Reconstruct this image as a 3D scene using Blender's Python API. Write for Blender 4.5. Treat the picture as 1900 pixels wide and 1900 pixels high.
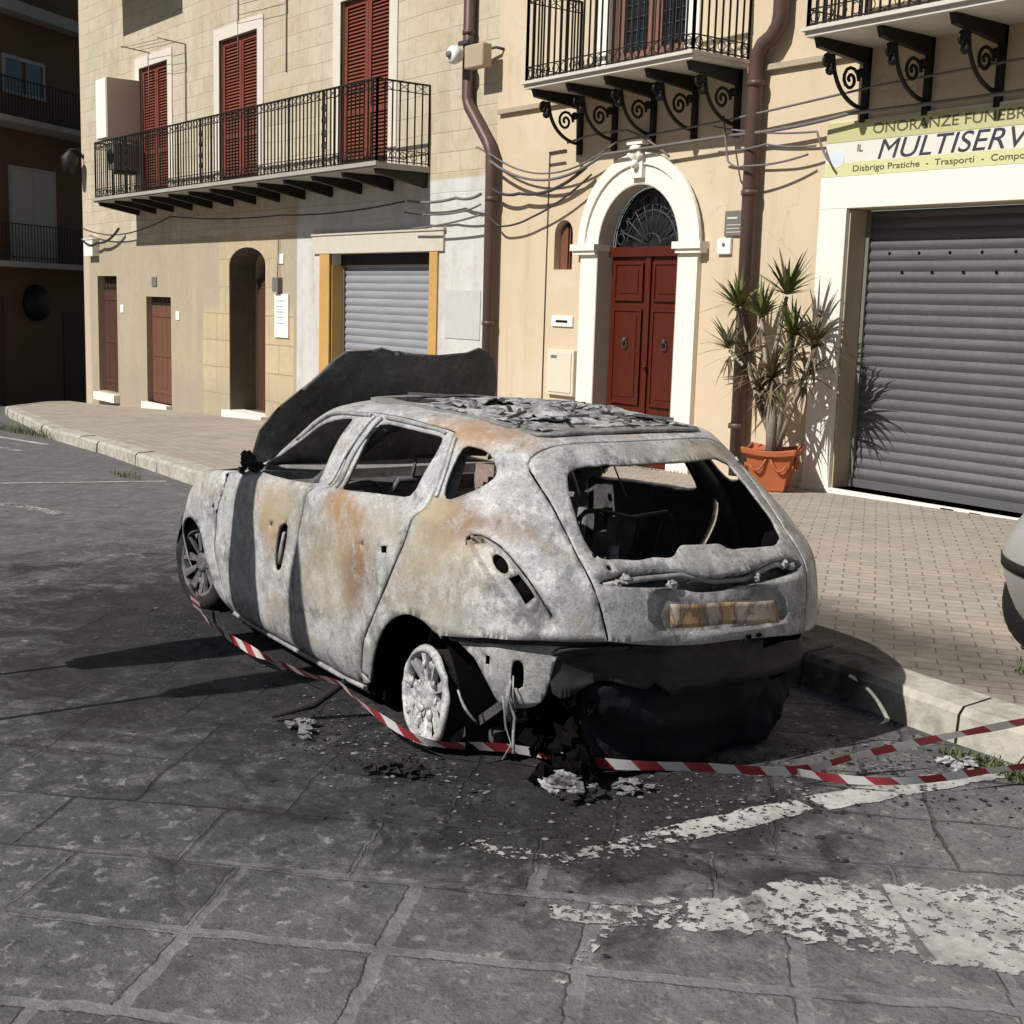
import bpy, bmesh, math, random
from mathutils import Vector, noise
from mathutils.geometry import delaunay_2d_cdt
R = math.radians
random.seed(7)
for o in list(bpy.data.objects): bpy.data.objects.remove(o)
SC = bpy.context.scene

# ------------------------------------------------------------------ camera
HEAD, PITCH, ROLL, FPX, CAMH = 2.500, .157, .030, 2440.0, 1.878
def make_camera():
    fw = Vector((math.cos(HEAD)*math.cos(PITCH), math.sin(HEAD)*math.cos(PITCH), -math.sin(PITCH)))
    r0 = Vector((math.sin(HEAD), -math.cos(HEAD), 0)); u0 = r0.cross(fw)
    r = r0*math.cos(ROLL)+u0*math.sin(ROLL); u = -r0*math.sin(ROLL)+u0*math.cos(ROLL)
    from mathutils import Matrix
    m = Matrix((r, u, -fw)).transposed().to_4x4(); m.translation = Vector((0, 0, CAMH))
    cd = bpy.data.cameras.new('camera'); cd.sensor_width = 36; cd.lens = 36*FPX/1900
    cd.clip_start = .05; cd.clip_end = 500
    co = bpy.data.objects.new('camera', cd); co.matrix_world = m
    SC.collection.objects.link(co); SC.camera = co
make_camera()
# ------------------------------------------------------------------ light
SUN_DIR = Vector((.03, .74, -.70)).normalized()       # the way the light travels
W = bpy.data.worlds.new('World'); SC.world = W; W.use_nodes = True
wn = W.node_tree
bg = wn.nodes['Background']; sky = wn.nodes.new('ShaderNodeTexSky'); sky.sky_type = 'NISHITA'; sky.sun_disc = False
sky.sun_elevation = math.asin(-SUN_DIR.z)
sky.sun_rotation = math.atan2(-SUN_DIR.x, -SUN_DIR.y)
wn.links.new(sky.outputs[0], bg.inputs[0]); bg.inputs[1].default_value = .05
sl = bpy.data.lights.new('sun', 'SUN'); sl.energy = 5.0; sl.angle = R(.5); sl.color = (1, .965, .915)
so = bpy.data.objects.new('sun', sl); so.rotation_euler = SUN_DIR.to_track_quat('-Z', 'Y').to_euler()
SC.collection.objects.link(so)
SC.view_settings.view_transform = 'Standard'; SC.view_settings.look = 'None'
SC.view_settings.gamma = 1; SC.view_settings.exposure = .02
SC.render.resolution_x = SC.render.resolution_y = 1024

# ------------------------------------------------------------------ helpers
def link(o): SC.collection.objects.link(o); return o
def tag(o, label=None, cat=None, group=None, kind=None):
    if label: o['label'] = label
    if cat: o['category'] = cat
    if group: o['group'] = group
    if kind: o['kind'] = kind
    return o
def empty(name, loc=(0, 0, 0), rz=0, **k):
    o = bpy.data.objects.new(name, None); o.location = loc; o.rotation_euler = (0, 0, rz); o.empty_display_size = .2
    link(o); return tag(o, **k)
class MB:
    def __init__(s): s.v = []; s.f = []; s.sm = []
    def add(s, vs, fs, smooth=False):
        b = len(s.v); s.v += [tuple(v) for v in vs]
        s.f += [tuple(b+i for i in f) for f in fs]; s.sm += [smooth]*len(fs); return s
    def box(s, x0, x1, y0, y1, z0, z1):
        return s.add([(x, y, z) for z in (z0, z1) for y in (y0, y1) for x in (x0, x1)],
                     [(0, 2, 3, 1), (4, 5, 7, 6), (0, 1, 5, 4), (2, 6, 7, 3), (0, 4, 6, 2), (1, 3, 7, 5)])
    def bar(s, a, b, w, h=None, up=(0, 0, 1)):
        h = h or w; a = Vector(a); b = Vector(b); d = (b-a).normalized(); up = Vector(up)
        if abs(d.dot(up)) > .98: up = Vector((1, 0, 0))
        sx = d.cross(up).normalized()*w/2; sy = sx.cross(d).normalized()*h/2
        vs = [p+i*sx+j*sy for p in (a, b) for i, j in ((-1, -1), (1, -1), (1, 1), (-1, 1))]
        return s.add(vs, [(0, 3, 2, 1), (4, 5, 6, 7), (0, 1, 5, 4), (1, 2, 6, 5), (2, 3, 7, 6), (3, 0, 4, 7)])
    def tube(s, pts, r, n=8, caps=True, closed=False):
        pts = [Vector(p) for p in pts]; m = len(pts); b = len(s.v); rs = r if isinstance(r, (list, tuple)) else [r]*m
        prev = None
        for i, p in enumerate(pts):
            if closed: d = (pts[(i+1) % m]-pts[i-1])
            else: d = pts[min(i+1, m-1)]-pts[max(i-1, 0)]
            d.normalize()
            if prev is None:
                a = Vector((0, 0, 1)) if abs(d.z) < .9 else Vector((1, 0, 0)); sx = d.cross(a).normalized()
            else: sx = (prev-d*prev.dot(d)).normalized()
            prev = sx; sy = d.cross(sx)
            for k in range(n):
                t = 2*math.pi*k/n; s.v.append(tuple(p+rs[i]*(sx*math.cos(t)+sy*math.sin(t))))
        for i in range(m if closed else m-1):
            j = (i+1) % m
            for k in range(n):
                k2 = (k+1) % n; s.f.append((b+i*n+k, b+i*n+k2, b+j*n+k2, b+j*n+k)); s.sm.append(True)
        if caps and not closed:
            s.f.append(tuple(b+k for k in range(n))[::-1]); s.sm.append(False)
            s.f.append(tuple(b+(m-1)*n+k for k in range(n))); s.sm.append(False)
        return s
    def lathe(s, prof, c=(0, 0, 0), n=24, axis='z', smooth=True):
        b = len(s.v); c = Vector(c)
        for r_, h in prof:
            for k in range(n):
                t = 2*math.pi*k/n; q = (r_*math.cos(t), r_*math.sin(t), h)
                if axis == 'y': q = (q[0], q[2], q[1])
                s.v.append(tuple(c+Vector(q)))
        for i in range(len(prof)-1):
            for k in range(n):
                k2 = (k+1) % n; s.f.append((b+i*n+k, b+i*n+k2, b+(i+1)*n+k2, b+(i+1)*n+k)); s.sm.append(smooth)
        return s
    def ball(s, c, r, n=8, sc=(1, 1, 1)):
        b = len(s.v); c = Vector(c); m = n//2+1
        for i in range(m):
            a = math.pi*i/(m-1)
            for k in range(n):
                t = 2*math.pi*k/n
                s.v.append((c.x+r*sc[0]*math.sin(a)*math.cos(t), c.y+r*sc[1]*math.sin(a)*math.sin(t), c.z+r*sc[2]*math.cos(a)))
        for i in range(m-1):
            for k in range(n):
                k2 = (k+1) % n; s.f.append((b+i*n+k, b+(i+1)*n+k, b+(i+1)*n+k2, b+i*n+k2)); s.sm.append(True)
        return s
    def rock(s, c, r, sc=(1, 1, 1), seed=0):
        b = len(s.v); n = 12; m = 9; c = Vector(c); rr_ = random.Random(seed*13+len(s.v))
        o = Vector((rr_.uniform(0, 50), rr_.uniform(0, 50), rr_.uniform(0, 50)))
        for i in range(m):
            a = math.pi*i/(m-1)
            for k in range(n):
                t = 2*math.pi*k/n; d = Vector((math.sin(a)*math.cos(t), math.sin(a)*math.sin(t), math.cos(a)))
                q = r*(1+.7*noise.noise(d*1.7+o)+.5*noise.noise(d*3.6+o)+.3*noise.noise(d*8+o)); s.v.append((c.x+q*sc[0]*d.x, c.y+q*sc[1]*d.y, c.z+q*sc[2]*d.z))
        for i in range(m-1):
            for k in range(n):
                k2 = (k+1) % n; s.f.append((b+i*n+k, b+(i+1)*n+k, b+(i+1)*n+k2, b+i*n+k2)); s.sm.append(False)
        return s
    def build(s, name, mat, parent=None, bevel=0, weld=False, **k):
        me = bpy.data.meshes.new(name); me.from_pydata(s.v, [], s.f); me.update()
        me.polygons.foreach_set('use_smooth', s.sm)
        bm = bmesh.new(); bm.from_mesh(me)
        if weld: bmesh.ops.remove_doubles(bm, verts=bm.verts, dist=1e-4)
        bmesh.ops.recalc_face_normals(bm, faces=bm.faces); bm.to_mesh(me); bm.free()
        if mat: me.materials.append(mat)
        o = bpy.data.objects.new(name, me); link(o)
        if parent: o.parent = parent
        if bevel:
            m = o.modifiers.new('bevel', 'BEVEL'); m.width = bevel; m.segments = 2; m.limit_method = 'ANGLE'
        return tag(o, **k)

# ------------------------------------------------------------------ material helpers
class NT:
    def __init__(s, name):
        s.m = bpy.data.materials.new(name); s.m.use_nodes = True; s.t = s.m.node_tree
        s.b = s.t.nodes['Principled BSDF']; s.out = s.t.nodes['Material Output']
        s.b.inputs['Roughness'].default_value = .9; s.b.inputs['Specular IOR Level'].default_value = .25
    def n(s, typ, **k):
        x = s.t.nodes.new('ShaderNode'+typ)
        for a, v in k.items():
            if a in x.inputs.keys(): s.set(x.inputs[a], v)
            else: setattr(x, a, v)
        return x
    def set(s, inp, v):
        if isinstance(v, bpy.types.NodeSocket): s.t.links.new(v, inp)
        else:
            try: inp.default_value = v
            except Exception: inp.default_value = (*v, 1) if len(v) == 3 else v
    def co(s, kind='Object'):
        if not hasattr(s, '_c'): s._c = s.n('TexCoord')
        return s._c.outputs[kind]
    def pos(s):
        return s.n('NewGeometry').outputs['Position']
    def map(s, v, scale=(1, 1, 1), loc=(0, 0, 0), rot=(0, 0, 0)):
        m = s.n('Mapping'); s.set(m.inputs['Vector'], v); m.inputs['Scale'].default_value = scale
        m.inputs['Location'].default_value = loc; m.inputs['Rotation'].default_value = rot; return m.outputs[0]
    def noise(s, v, scale, detail=4, rough=.55, dist=0, out=0):
        x = s.n('TexNoise'); s.set(x.inputs['Vector'], v); x.inputs['Scale'].default_value = scale
        x.inputs['Detail'].default_value = detail; x.inputs['Roughness'].default_value = rough
        x.inputs['Distortion'].default_value = dist; return x.outputs[out]
    def ramp(s, f, stops, interp='LINEAR'):
        x = s.n('ValToRGB'); s.set(x.inputs[0], f); e = x.color_ramp.elements; x.color_ramp.interpolation = interp
        while len(e) < len(stops): e.new(.5)
        for i, (p, c) in enumerate(stops):
            e[i].position = p; e[i].color = (c, c, c, 1) if isinstance(c, (int, float)) else (*c, 1)
        return x.outputs[0]
    def mix(s, f, a, b, mode='MIX'):
        x = s.n('Mix'); x.data_type = 'RGBA'; x.blend_type = mode
        s.set(x.inputs[0], f)
        for i, v in ((6, a), (7, b)):
            if isinstance(v, bpy.types.NodeSocket): s.t.links.new(v, x.inputs[i])
            else: x.inputs[i].default_value = (v, v, v, 1) if isinstance(v, (int, float)) else (*v, 1)
        return x.outputs[2]
    def math(s, op, a, b=0, c=None, clamp=False):
        x = s.n('Math'); x.operation = op; x.use_clamp = clamp; s.set(x.inputs[0], a); s.set(x.inputs[1], b)
        if c is not None: s.set(x.inputs[2], c)
        return x.outputs[0]
    def sep(s, v):
        x = s.n('SeparateXYZ'); s.set(x.inputs[0], v); return x.outputs
    def step(s, v, a, b):        # 0 below a, 1 above b
        x = s.n('MapRange'); s.set(x.inputs[0], v); x.inputs[1].default_value = a; x.inputs[2].default_value = b; x.interpolation_type = 'SMOOTHSTEP'
        return x.outputs[0]
    def blob(s, v, c, r, soft=.5, nz=None, amt=.3):   # 1 inside an ellipse with a ragged edge
        m = s.map(v, tuple(1/q for q in r), tuple(-a/b for a, b in zip(c, r)))
        l = s.n('VectorMath'); l.operation = 'LENGTH'; s.set(l.inputs[0], m); d = l.outputs['Value']
        if nz is not None: d = s.math('ADD', d, s.math('MULTIPLY', s.math('SUBTRACT', nz, .5), amt*2))
        x = s.n('MapRange'); s.set(x.inputs[0], d); x.inputs[1].default_value = 1-soft; x.inputs[2].default_value = 1+soft*.3
        x.inputs[3].default_value = 1; x.inputs[4].default_value = 0; x.interpolation_type = 'SMOOTHSTEP'
        return x.outputs[0]
    def bump(s, h, strength=.3, dist=.01, normal=None):
        x = s.n('Bump'); s.set(x.inputs['Height'], h); x.inputs['Strength'].default_value = strength; x.inputs['Distance'].default_value = dist
        if normal is not None: s.set(x.inputs['Normal'], normal)
        s.t.links.new(x.outputs[0], s.b.inputs['Normal']); return x.outputs[0]
    def base(s, c): s.set(s.b.inputs['Base Color'], c); return s
    def rough(s, r): s.set(s.b.inputs['Roughness'], r); return s

def plain(name, col, rough=.8, metal=0, var=.25, scale=6, bump=.15, spec=.3, bd=.004):
    m = NT(name); c = m.co()
    n1 = m.noise(c, scale, 5); n2 = m.noise(c, scale*7, 3)
    f = m.math('ADD', m.math('MULTIPLY', n1, .65), m.math('MULTIPLY', n2, .35))
    m.base(m.mix(f, tuple(max(0, q*(1-var*1.3)) for q in col), tuple(min(1, q*(1+var*1.3)) for q in col)))
    m.rough(rough); m.b.inputs['Metallic'].default_value = metal; m.b.inputs['Specular IOR Level'].default_value = spec
    if bump: m.bump(n2, bump, bd)
    return m.m
# ------------------------------------------------------------------ materials
M = {}
M['iron'] = plain('black_iron', (.03, .028, .026), .55, .6, .4)
M['iron_grey'] = plain('weathered_iron', (.075, .075, .08), .6, .4, .3)
M['pipe'] = plain('brown_pipe', (.105, .065, .055), .45, .1, .25, 3)
M['white_stone'] = plain('white_surround', (.80, .765, .68), .8, 0, .06, 3, .1)
M['white_paint'] = plain('white_paint', (.8, .78, .73), .6, 0, .06)
M['slab'] = plain('balcony_slab', (.36, .34, .30), .9, 0, .2, 2)
M['black'] = plain('char_and_shade_black', (.006, .0055, .0055), 1, 0, .6, 8, .3, 0)
M['soot_and_shade'] = plain('soot_and_shade', (.022, .020, .019), .9, 0, .7, 9, .8, bd=.01)
M['glass_dark'] = plain('dark_window_glass', (.012, .014, .017), .12, 0, .2, 2, 0, .5)
M['wood_brown'] = plain('brown_wood', (.17, .07, .045), .5, 0, .3, 4)
M['terracotta'] = plain('terracotta', (.43, .125, .048), .7, 0, .22, 5, .3)
M['orange_frame'] = plain('ochre_frame', (.52, .31, .10), .75, 0, .2, 3)
M['cable'] = plain('grey_cable', (.16, .145, .14), .6, 0, .3)
M['cable_dark'] = plain('dark_cable', (.05, .045, .045), .6, 0, .3)
M['soil'] = plain('soil', (.06, .045, .03), 1, 0, .4, 20, .8, bd=.02)
M['bark'] = plain('pale_bark', (.30, .26, .21), .95, 0, .4, 12, .8, bd=.01)
M['cream_box'] = plain('cream_metal_box', (.66, .60, .49), .6, 0, .05)
M['grey_box'] = plain('grey_plastic', (.17, .16, .15), .5, 0, .1)
M['rubber'] = plain('rubber', (.012, .012, .012), .7, 0, .4)
M['silver_paint'] = plain('light_grey_car_paint', (.44, .44, .43), .32, .3, .05, 2, 0, .5)
M['stone_sill'] = plain('sill_stone', (.46, .42, .35), .9, 0, .15)

def shutter_mat(name, col, pitch, horiz=True, rough=.5, dirt=.5, metal=0):
    m = NT(name); p = m.sep(m.co()); n = m.noise(m.map(m.co(), (.7, .7, 5)), 2.2, 5)
    n2 = m.noise(m.co(), 3.0, 4)
    s = m.math('FRACT', m.math('DIVIDE', p[2], pitch))
    lowd = m.math('SUBTRACT', 1, m.step(m.math('ADD', p[2], m.math('MULTIPLY', m.math('SUBTRACT', n2, .5), .8)), .1, 1.3))
    cc = m.mix(m.math('MULTIPLY', m.ramp(n2, [(.35, 0), (.75, 1)]), dirt), m.mix(m.math('MULTIPLY', n, .6), col, tuple(q*.5 for q in col)), tuple(q*.6+.03 for q in col))
    m.base(m.mix(m.math('MULTIPLY', lowd, dirt*.55), cc, tuple(q*.8+.10 for q in col)))
    m.rough(m.mix(n2, rough, rough+.25)); m.b.inputs['Metallic'].default_value = metal
    nd_ = m.noise(m.map(m.co(), (1, 1, .5)), 1.8, 4, .6); m.bump(nd_, .5, .05); return m.m
M['roller_grey'] = shutter_mat('grey_roller_slats', (.135, .135, .14), .11, rough=.45, metal=.3)
M['roller_silver'] = shutter_mat('silver_roller_slats', (.36, .37, .40), .13, rough=.4, dirt=.2, metal=.2)
M['louvre'] = shutter_mat('red_brown_louvre', (.215, .056, .032), .08, dirt=.35)

def wood_door():
    m = NT('varnished_red_brown_wood'); g = m.noise(m.map(m.co(), (14, 14, 1.2)), 2, 6, .6, 1.5)
    m.base(m.mix(g, (.045, .008, .004), (.115, .021, .010))); m.rough(.38); m.bump(g, .15, .003); return m.m
M['door_wood'] = wood_door()
def dark_wood():
    m = NT('weathered_dark_brown_wood'); g = m.noise(m.map(m.co(), (12, 12, .9)), 2, 6, .6, 1)
    m.base(m.mix(g, (.045, .018, .012), (.12, .055, .035))); m.rough(.6); m.bump(g, .3, .004); return m.m
M['old_door'] = dark_wood()

def plaster_right():
    m = NT('cream_plaster'); p = m.pos(); n1 = m.noise(p, .5, 5, .6); n2 = m.noise(p, 6, 5); n3 = m.noise(m.map(p, (3, 3, .35)), 1.4, 5, .6)
    c = m.mix(n1, (.56, .445, .30), (.67, .555, .405))
    c = m.mix(m.math('MULTIPLY', m.ramp(n3, [(.5, 0), (.75, 1)]), .28), c, (.50, .37, .24))
    z = m.sep(p)[2]
    c = m.mix(m.math('MULTIPLY', m.math('SUBTRACT', 1, m.step(z, .1, .75)), m.ramp(n2, [(.35, .1), (.7, .6)])), c, (.47, .42, .34))
    n4 = m.noise(m.map(p, (2.5, 2.5, .3)), 1.4, 6, .65); c = m.mix(m.math('MULTIPLY', m.ramp(n4, [(.54, 0), (.70, 1)]), .35), c, (.40, .31, .21))
    n5 = m.noise(m.map(p, (1, 1, 1), (4, 4, 4)), 1.1, 7, .7, .5); c = m.mix(m.math('MULTIPLY', m.ramp(n5, [(.52, 0), (.60, 1)]), .30), c, (.66, .59, .47))
    vc = m.n('TexVoronoi'); vc.feature = 'DISTANCE_TO_EDGE'; vw = m.n('VectorMath'); vw.operation = 'ADD'; m.set(vw.inputs[0], p); sv = m.n('VectorMath'); sv.operation = 'SCALE'; m.set(sv.inputs[0], m.noise(p, 2.5, 5, .7, out=1)); sv.inputs['Scale'].default_value = .5; m.set(vw.inputs[1], sv.outputs[0])
    m.set(vc.inputs['Vector'], vw.outputs[0]); vc.inputs['Scale'].default_value = .55
    ck = m.math('MULTIPLY', m.math('SUBTRACT', 1, m.step(vc.outputs['Distance'], .001, .006)), m.ramp(n1, [(.48, 0), (.6, .5)])); c = m.mix(ck, c, (.30, .24, .17))
    m.base(c); m.bump(m.math('ADD', n2, m.math('MULTIPLY', n5, 2)), .22, .008); return m.m
M['plaster_right'] = plaster_right()

def facade_left():
    m = NT('old_stone_and_plaster'); p = m.pos(); x, y, z = m.sep(p)
    n1 = m.noise(p, .7, 6, .62); n2 = m.noise(p, 7, 5, .6); ns = m.noise(m.map(p, (1.4, 1.4, .35)), 1.1, 6, .6)
    cv = m.n('CombineXYZ'); m.set(cv.inputs[0], m.math('ADD', x, m.math('MULTIPLY', n1, .10))); m.set(cv.inputs[1], m.math('ADD', z, m.math('MULTIPLY', n1, .08)))
    def bricks(w, h, mortar, off=.5):
        b = m.n('TexBrick'); m.set(b.inputs['Vector'], cv.outputs[0]); b.inputs['Scale'].default_value = 1
        b.inputs['Brick Width'].default_value = w; b.inputs['Row Height'].default_value = h; b.inputs['Mortar Size'].default_value = mortar
        b.inputs['Mortar Smooth'].default_value = .4; b.offset = off; b.inputs['Bias'].default_value = 0
        b.inputs['Color1'].default_value = (0, 0, 0, 1); b.inputs['Color2'].default_value = (1, 1, 1, 1); b.inputs['Mortar'].default_value = (.5, .5, .5, 1)
        return b
    b = bricks(.62, .29, .012); bc = m.sep(b.outputs['Color'])[0]
    up = m.mix(bc, (.45, .385, .265), (.55, .48, .355))
    up = m.mix(m.math('MULTIPLY', m.ramp(n1, [(.42, 0), (.62, 1)]), .75), up, (.56, .50, .39))
    up = m.mix(m.math('MULTIPLY', m.ramp(n2, [(.5, 0), (.72, 1)]), .45), up, (.37, .275, .15))
    up = m.mix(m.math('MULTIPLY', m.ramp(m.noise(p, 2.4, 6, .7, .6), [(.48, 0), (.66, 1)]), .55), up, (.58, .52, .41))
    mm = m.math('MULTIPLY', b.outputs['Fac'], m.ramp(n1, [(.35, .25), (.6, .8)]))
    up = m.mix(m.math('MULTIPLY', mm, .38), up, (.31, .25, .165))
    # lower plaster, tan and streaked
    lo = m.mix(ns, (.33, .275, .19), (.48, .415, .30)); lo = m.mix(m.math('MULTIPLY', m.ramp(n2, [(.45, 0), (.75, 1)]), .4), lo, (.32, .26, .18))
    # grey white plaster round the garage
    gr = m.mix(ns, (.50, .495, .475), (.66, .655, .635)); gr = m.mix(m.math('MULTIPLY', m.ramp(n2, [(.5, 0), (.7, 1)]), .5), gr, (.45, .43, .39))
    # block quoins round the arched doorway
    q = bricks(1.15, .52, .014, .35); qc = m.sep(q.outputs['Color'])[0]
    qu = m.mix(m.ramp(n2, [(.3, 0), (.7, 1)]), (.56, .42, .235), (.43, .36, .25)); qu = m.mix(m.math('MULTIPLY', qc, .35), qu, (.60, .50, .34))
    qu = m.mix(m.math('MULTIPLY', q.outputs['Fac'], .7), qu, (.26, .2, .13))
    wob = m.math('MULTIPLY', m.math('SUBTRACT', n1, .5), .5)
    zl = m.math('ADD', z, wob)
    low = m.math('SUBTRACT', 1, m.step(zl, 2.98, 3.02))
    c = m.mix(low, up, lo)
    inx = m.math('MULTIPLY', m.step(m.math('ADD', x, m.math('MULTIPLY', wob, .4)), -25.3, -25.2), m.math('SUBTRACT', 1, m.step(x, -21.35, -21.3)))
    c = m.mix(m.math('MULTIPLY', inx, m.math('SUBTRACT', 1, m.step(zl, 1.45, 1.75))), c, qu)
    inx2 = m.math('MULTIPLY', m.step(x, -24.5, -24.45), m.math('SUBTRACT', 1, m.step(x, -22.05, -22.0)))
    c = m.mix(m.math('MULTIPLY', inx2, m.math('MULTIPLY', low, .6)), c, qu)
    g = m.math('MULTIPLY', m.step(x, -21.22, -21.18), m.math('SUBTRACT', 1, m.step(m.math('ADD', z, m.math('MULTIPLY', wob, .15)), 3.62, 3.66)))
    c = m.mix(g, c, gr)
    c = m.mix(m.math('MULTIPLY', m.ramp(m.noise(m.map(p, (2.2, 2.2, .4), (2, 2, 2)), 1.2, 6, .65), [(.50, 0), (.72, 1)]), .4), c, (.33, .28, .20))
    c = m.mix(m.math('MULTIPLY', m.math('SUBTRACT', 1, m.step(m.math('ADD', z, wob), -.1, .55)), .45), c, (.30, .27, .22))
    # the plaster patched pink at the house corner
    cor = m.math('SUBTRACT', 1, m.step(m.math('ADD', x, wob), -32.0, -31.8)); c = m.mix(m.math('MULTIPLY', cor, .7), c, (.56, .45, .35))
    m.base(c); h = m.math('SUBTRACT', m.math('MULTIPLY', n2, .5), m.math('MULTIPLY', b.outputs['Fac'], m.math('SUBTRACT', 1, low)))
    m.bump(h, .5, .02); return m.m
M['facade_left'] = facade_left()

def dark_facade():
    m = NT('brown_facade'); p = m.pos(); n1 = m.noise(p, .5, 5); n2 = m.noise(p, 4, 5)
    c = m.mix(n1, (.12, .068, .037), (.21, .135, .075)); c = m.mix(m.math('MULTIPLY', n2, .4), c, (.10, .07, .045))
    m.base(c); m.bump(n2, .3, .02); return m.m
M['dark_facade'] = dark_facade()

def paving():
    m = NT('pavement_setts'); p = m.pos(); n1 = m.noise(p, .8, 5); n2 = m.noise(p, 11, 4); nd = m.noise(p, 3, 3)
    cv = m.map(p, (1, 1, 1), (0, 0, 0), (0, 0, R(-38)))
    vv = m.n('VectorMath'); vv.operation = 'ADD'; m.set(vv.inputs[0], cv); sc = m.n('VectorMath'); sc.operation = 'SCALE'
    m.set(sc.inputs[0], m.noise(p, 5, 2, out=1)); sc.inputs['Scale'].default_value = .03; m.set(vv.inputs[1], sc.outputs[0])
    b = m.n('TexBrick'); m.set(b.inputs['Vector'], vv.outputs[0]); b.inputs['Scale'].default_value = 1
    b.inputs['Brick Width'].default_value = .21; b.inputs['Row Height'].default_value = .115; b.inputs['Mortar Size'].default_value = .007
    b.inputs['Mortar Smooth'].default_value = .5
    b.inputs['Color1'].default_value = (.33, .29, .24, 1); b.inputs['Color2'].default_value = (.41, .36, .30, 1); b.inputs['Mortar'].default_value = (.21, .175, .14, 1)
    c = m.mix(m.math('MULTIPLY', m.ramp(n1, [(.4, 0), (.7, 1)]), .5), b.outputs['Color'], (.45, .38, .31))
    c = m.mix(m.math('MULTIPLY', m.ramp(n2, [(.5, 0), (.8, 1)]), .5), c, (.27, .22, .18))
    n6 = m.noise(m.map(p, (1, 1, 1), (7, 3, 0)), 2.2, 6, .7); c = m.mix(m.math('MULTIPLY', m.ramp(n6, [(.50, 0), (.66, 1)]), .45), c, (.24, .205, .165)); c = m.mix(m.math('MULTIPLY', m.ramp(n6, [(.30, 1), (.42, 0)]), .4), c, (.46, .41, .35))
    soot_and_shade = m.blob(p, (-4.8, 5.7, 0), (2.2, .75, 5), .8, n6, .7)  # soot patch that also paints the car's shadow darker on the setts
    c = m.mix(m.math('MULTIPLY', soot_and_shade, .85), c, (.05, .047, .043))
    m.base(c); m.bump(m.math('ADD', m.math('MULTIPLY', b.outputs['Fac'], -1), m.math('MULTIPLY', n2, .5)), .7, .014); return m.m
M['paving'] = paving()

def kerb_mat():
    m = NT('kerb_stone'); p = m.pos(); n1 = m.noise(p, 2, 5); n2 = m.noise(p, 18, 4)
    c = m.mix(n1, (.36, .34, .28), (.55, .52, .43)); c = m.mix(m.math('MULTIPLY', m.ramp(n2, [(.45, 0), (.75, 1)]), .5), c, (.27, .26, .23))
    st = m.blob(p, (-5.5, 5.2, 0), (1.72, 1.1, 3), .12, n1, .12); c = m.mix(m.math('MULTIPLY', st, .93), c, (.03, .028, .027))  # sooty blob, also deepens the car's cast shadow on the kerb
    c = m.mix(m.math('MULTIPLY', m.ramp(m.noise(p, 6, 6, .7), [(.46, 0), (.62, 1)]), .6), c, (.20, .19, .165))
    m.base(c); m.bump(n2, .7, .012); return m.m
M['kerb'] = kerb_mat()

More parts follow.
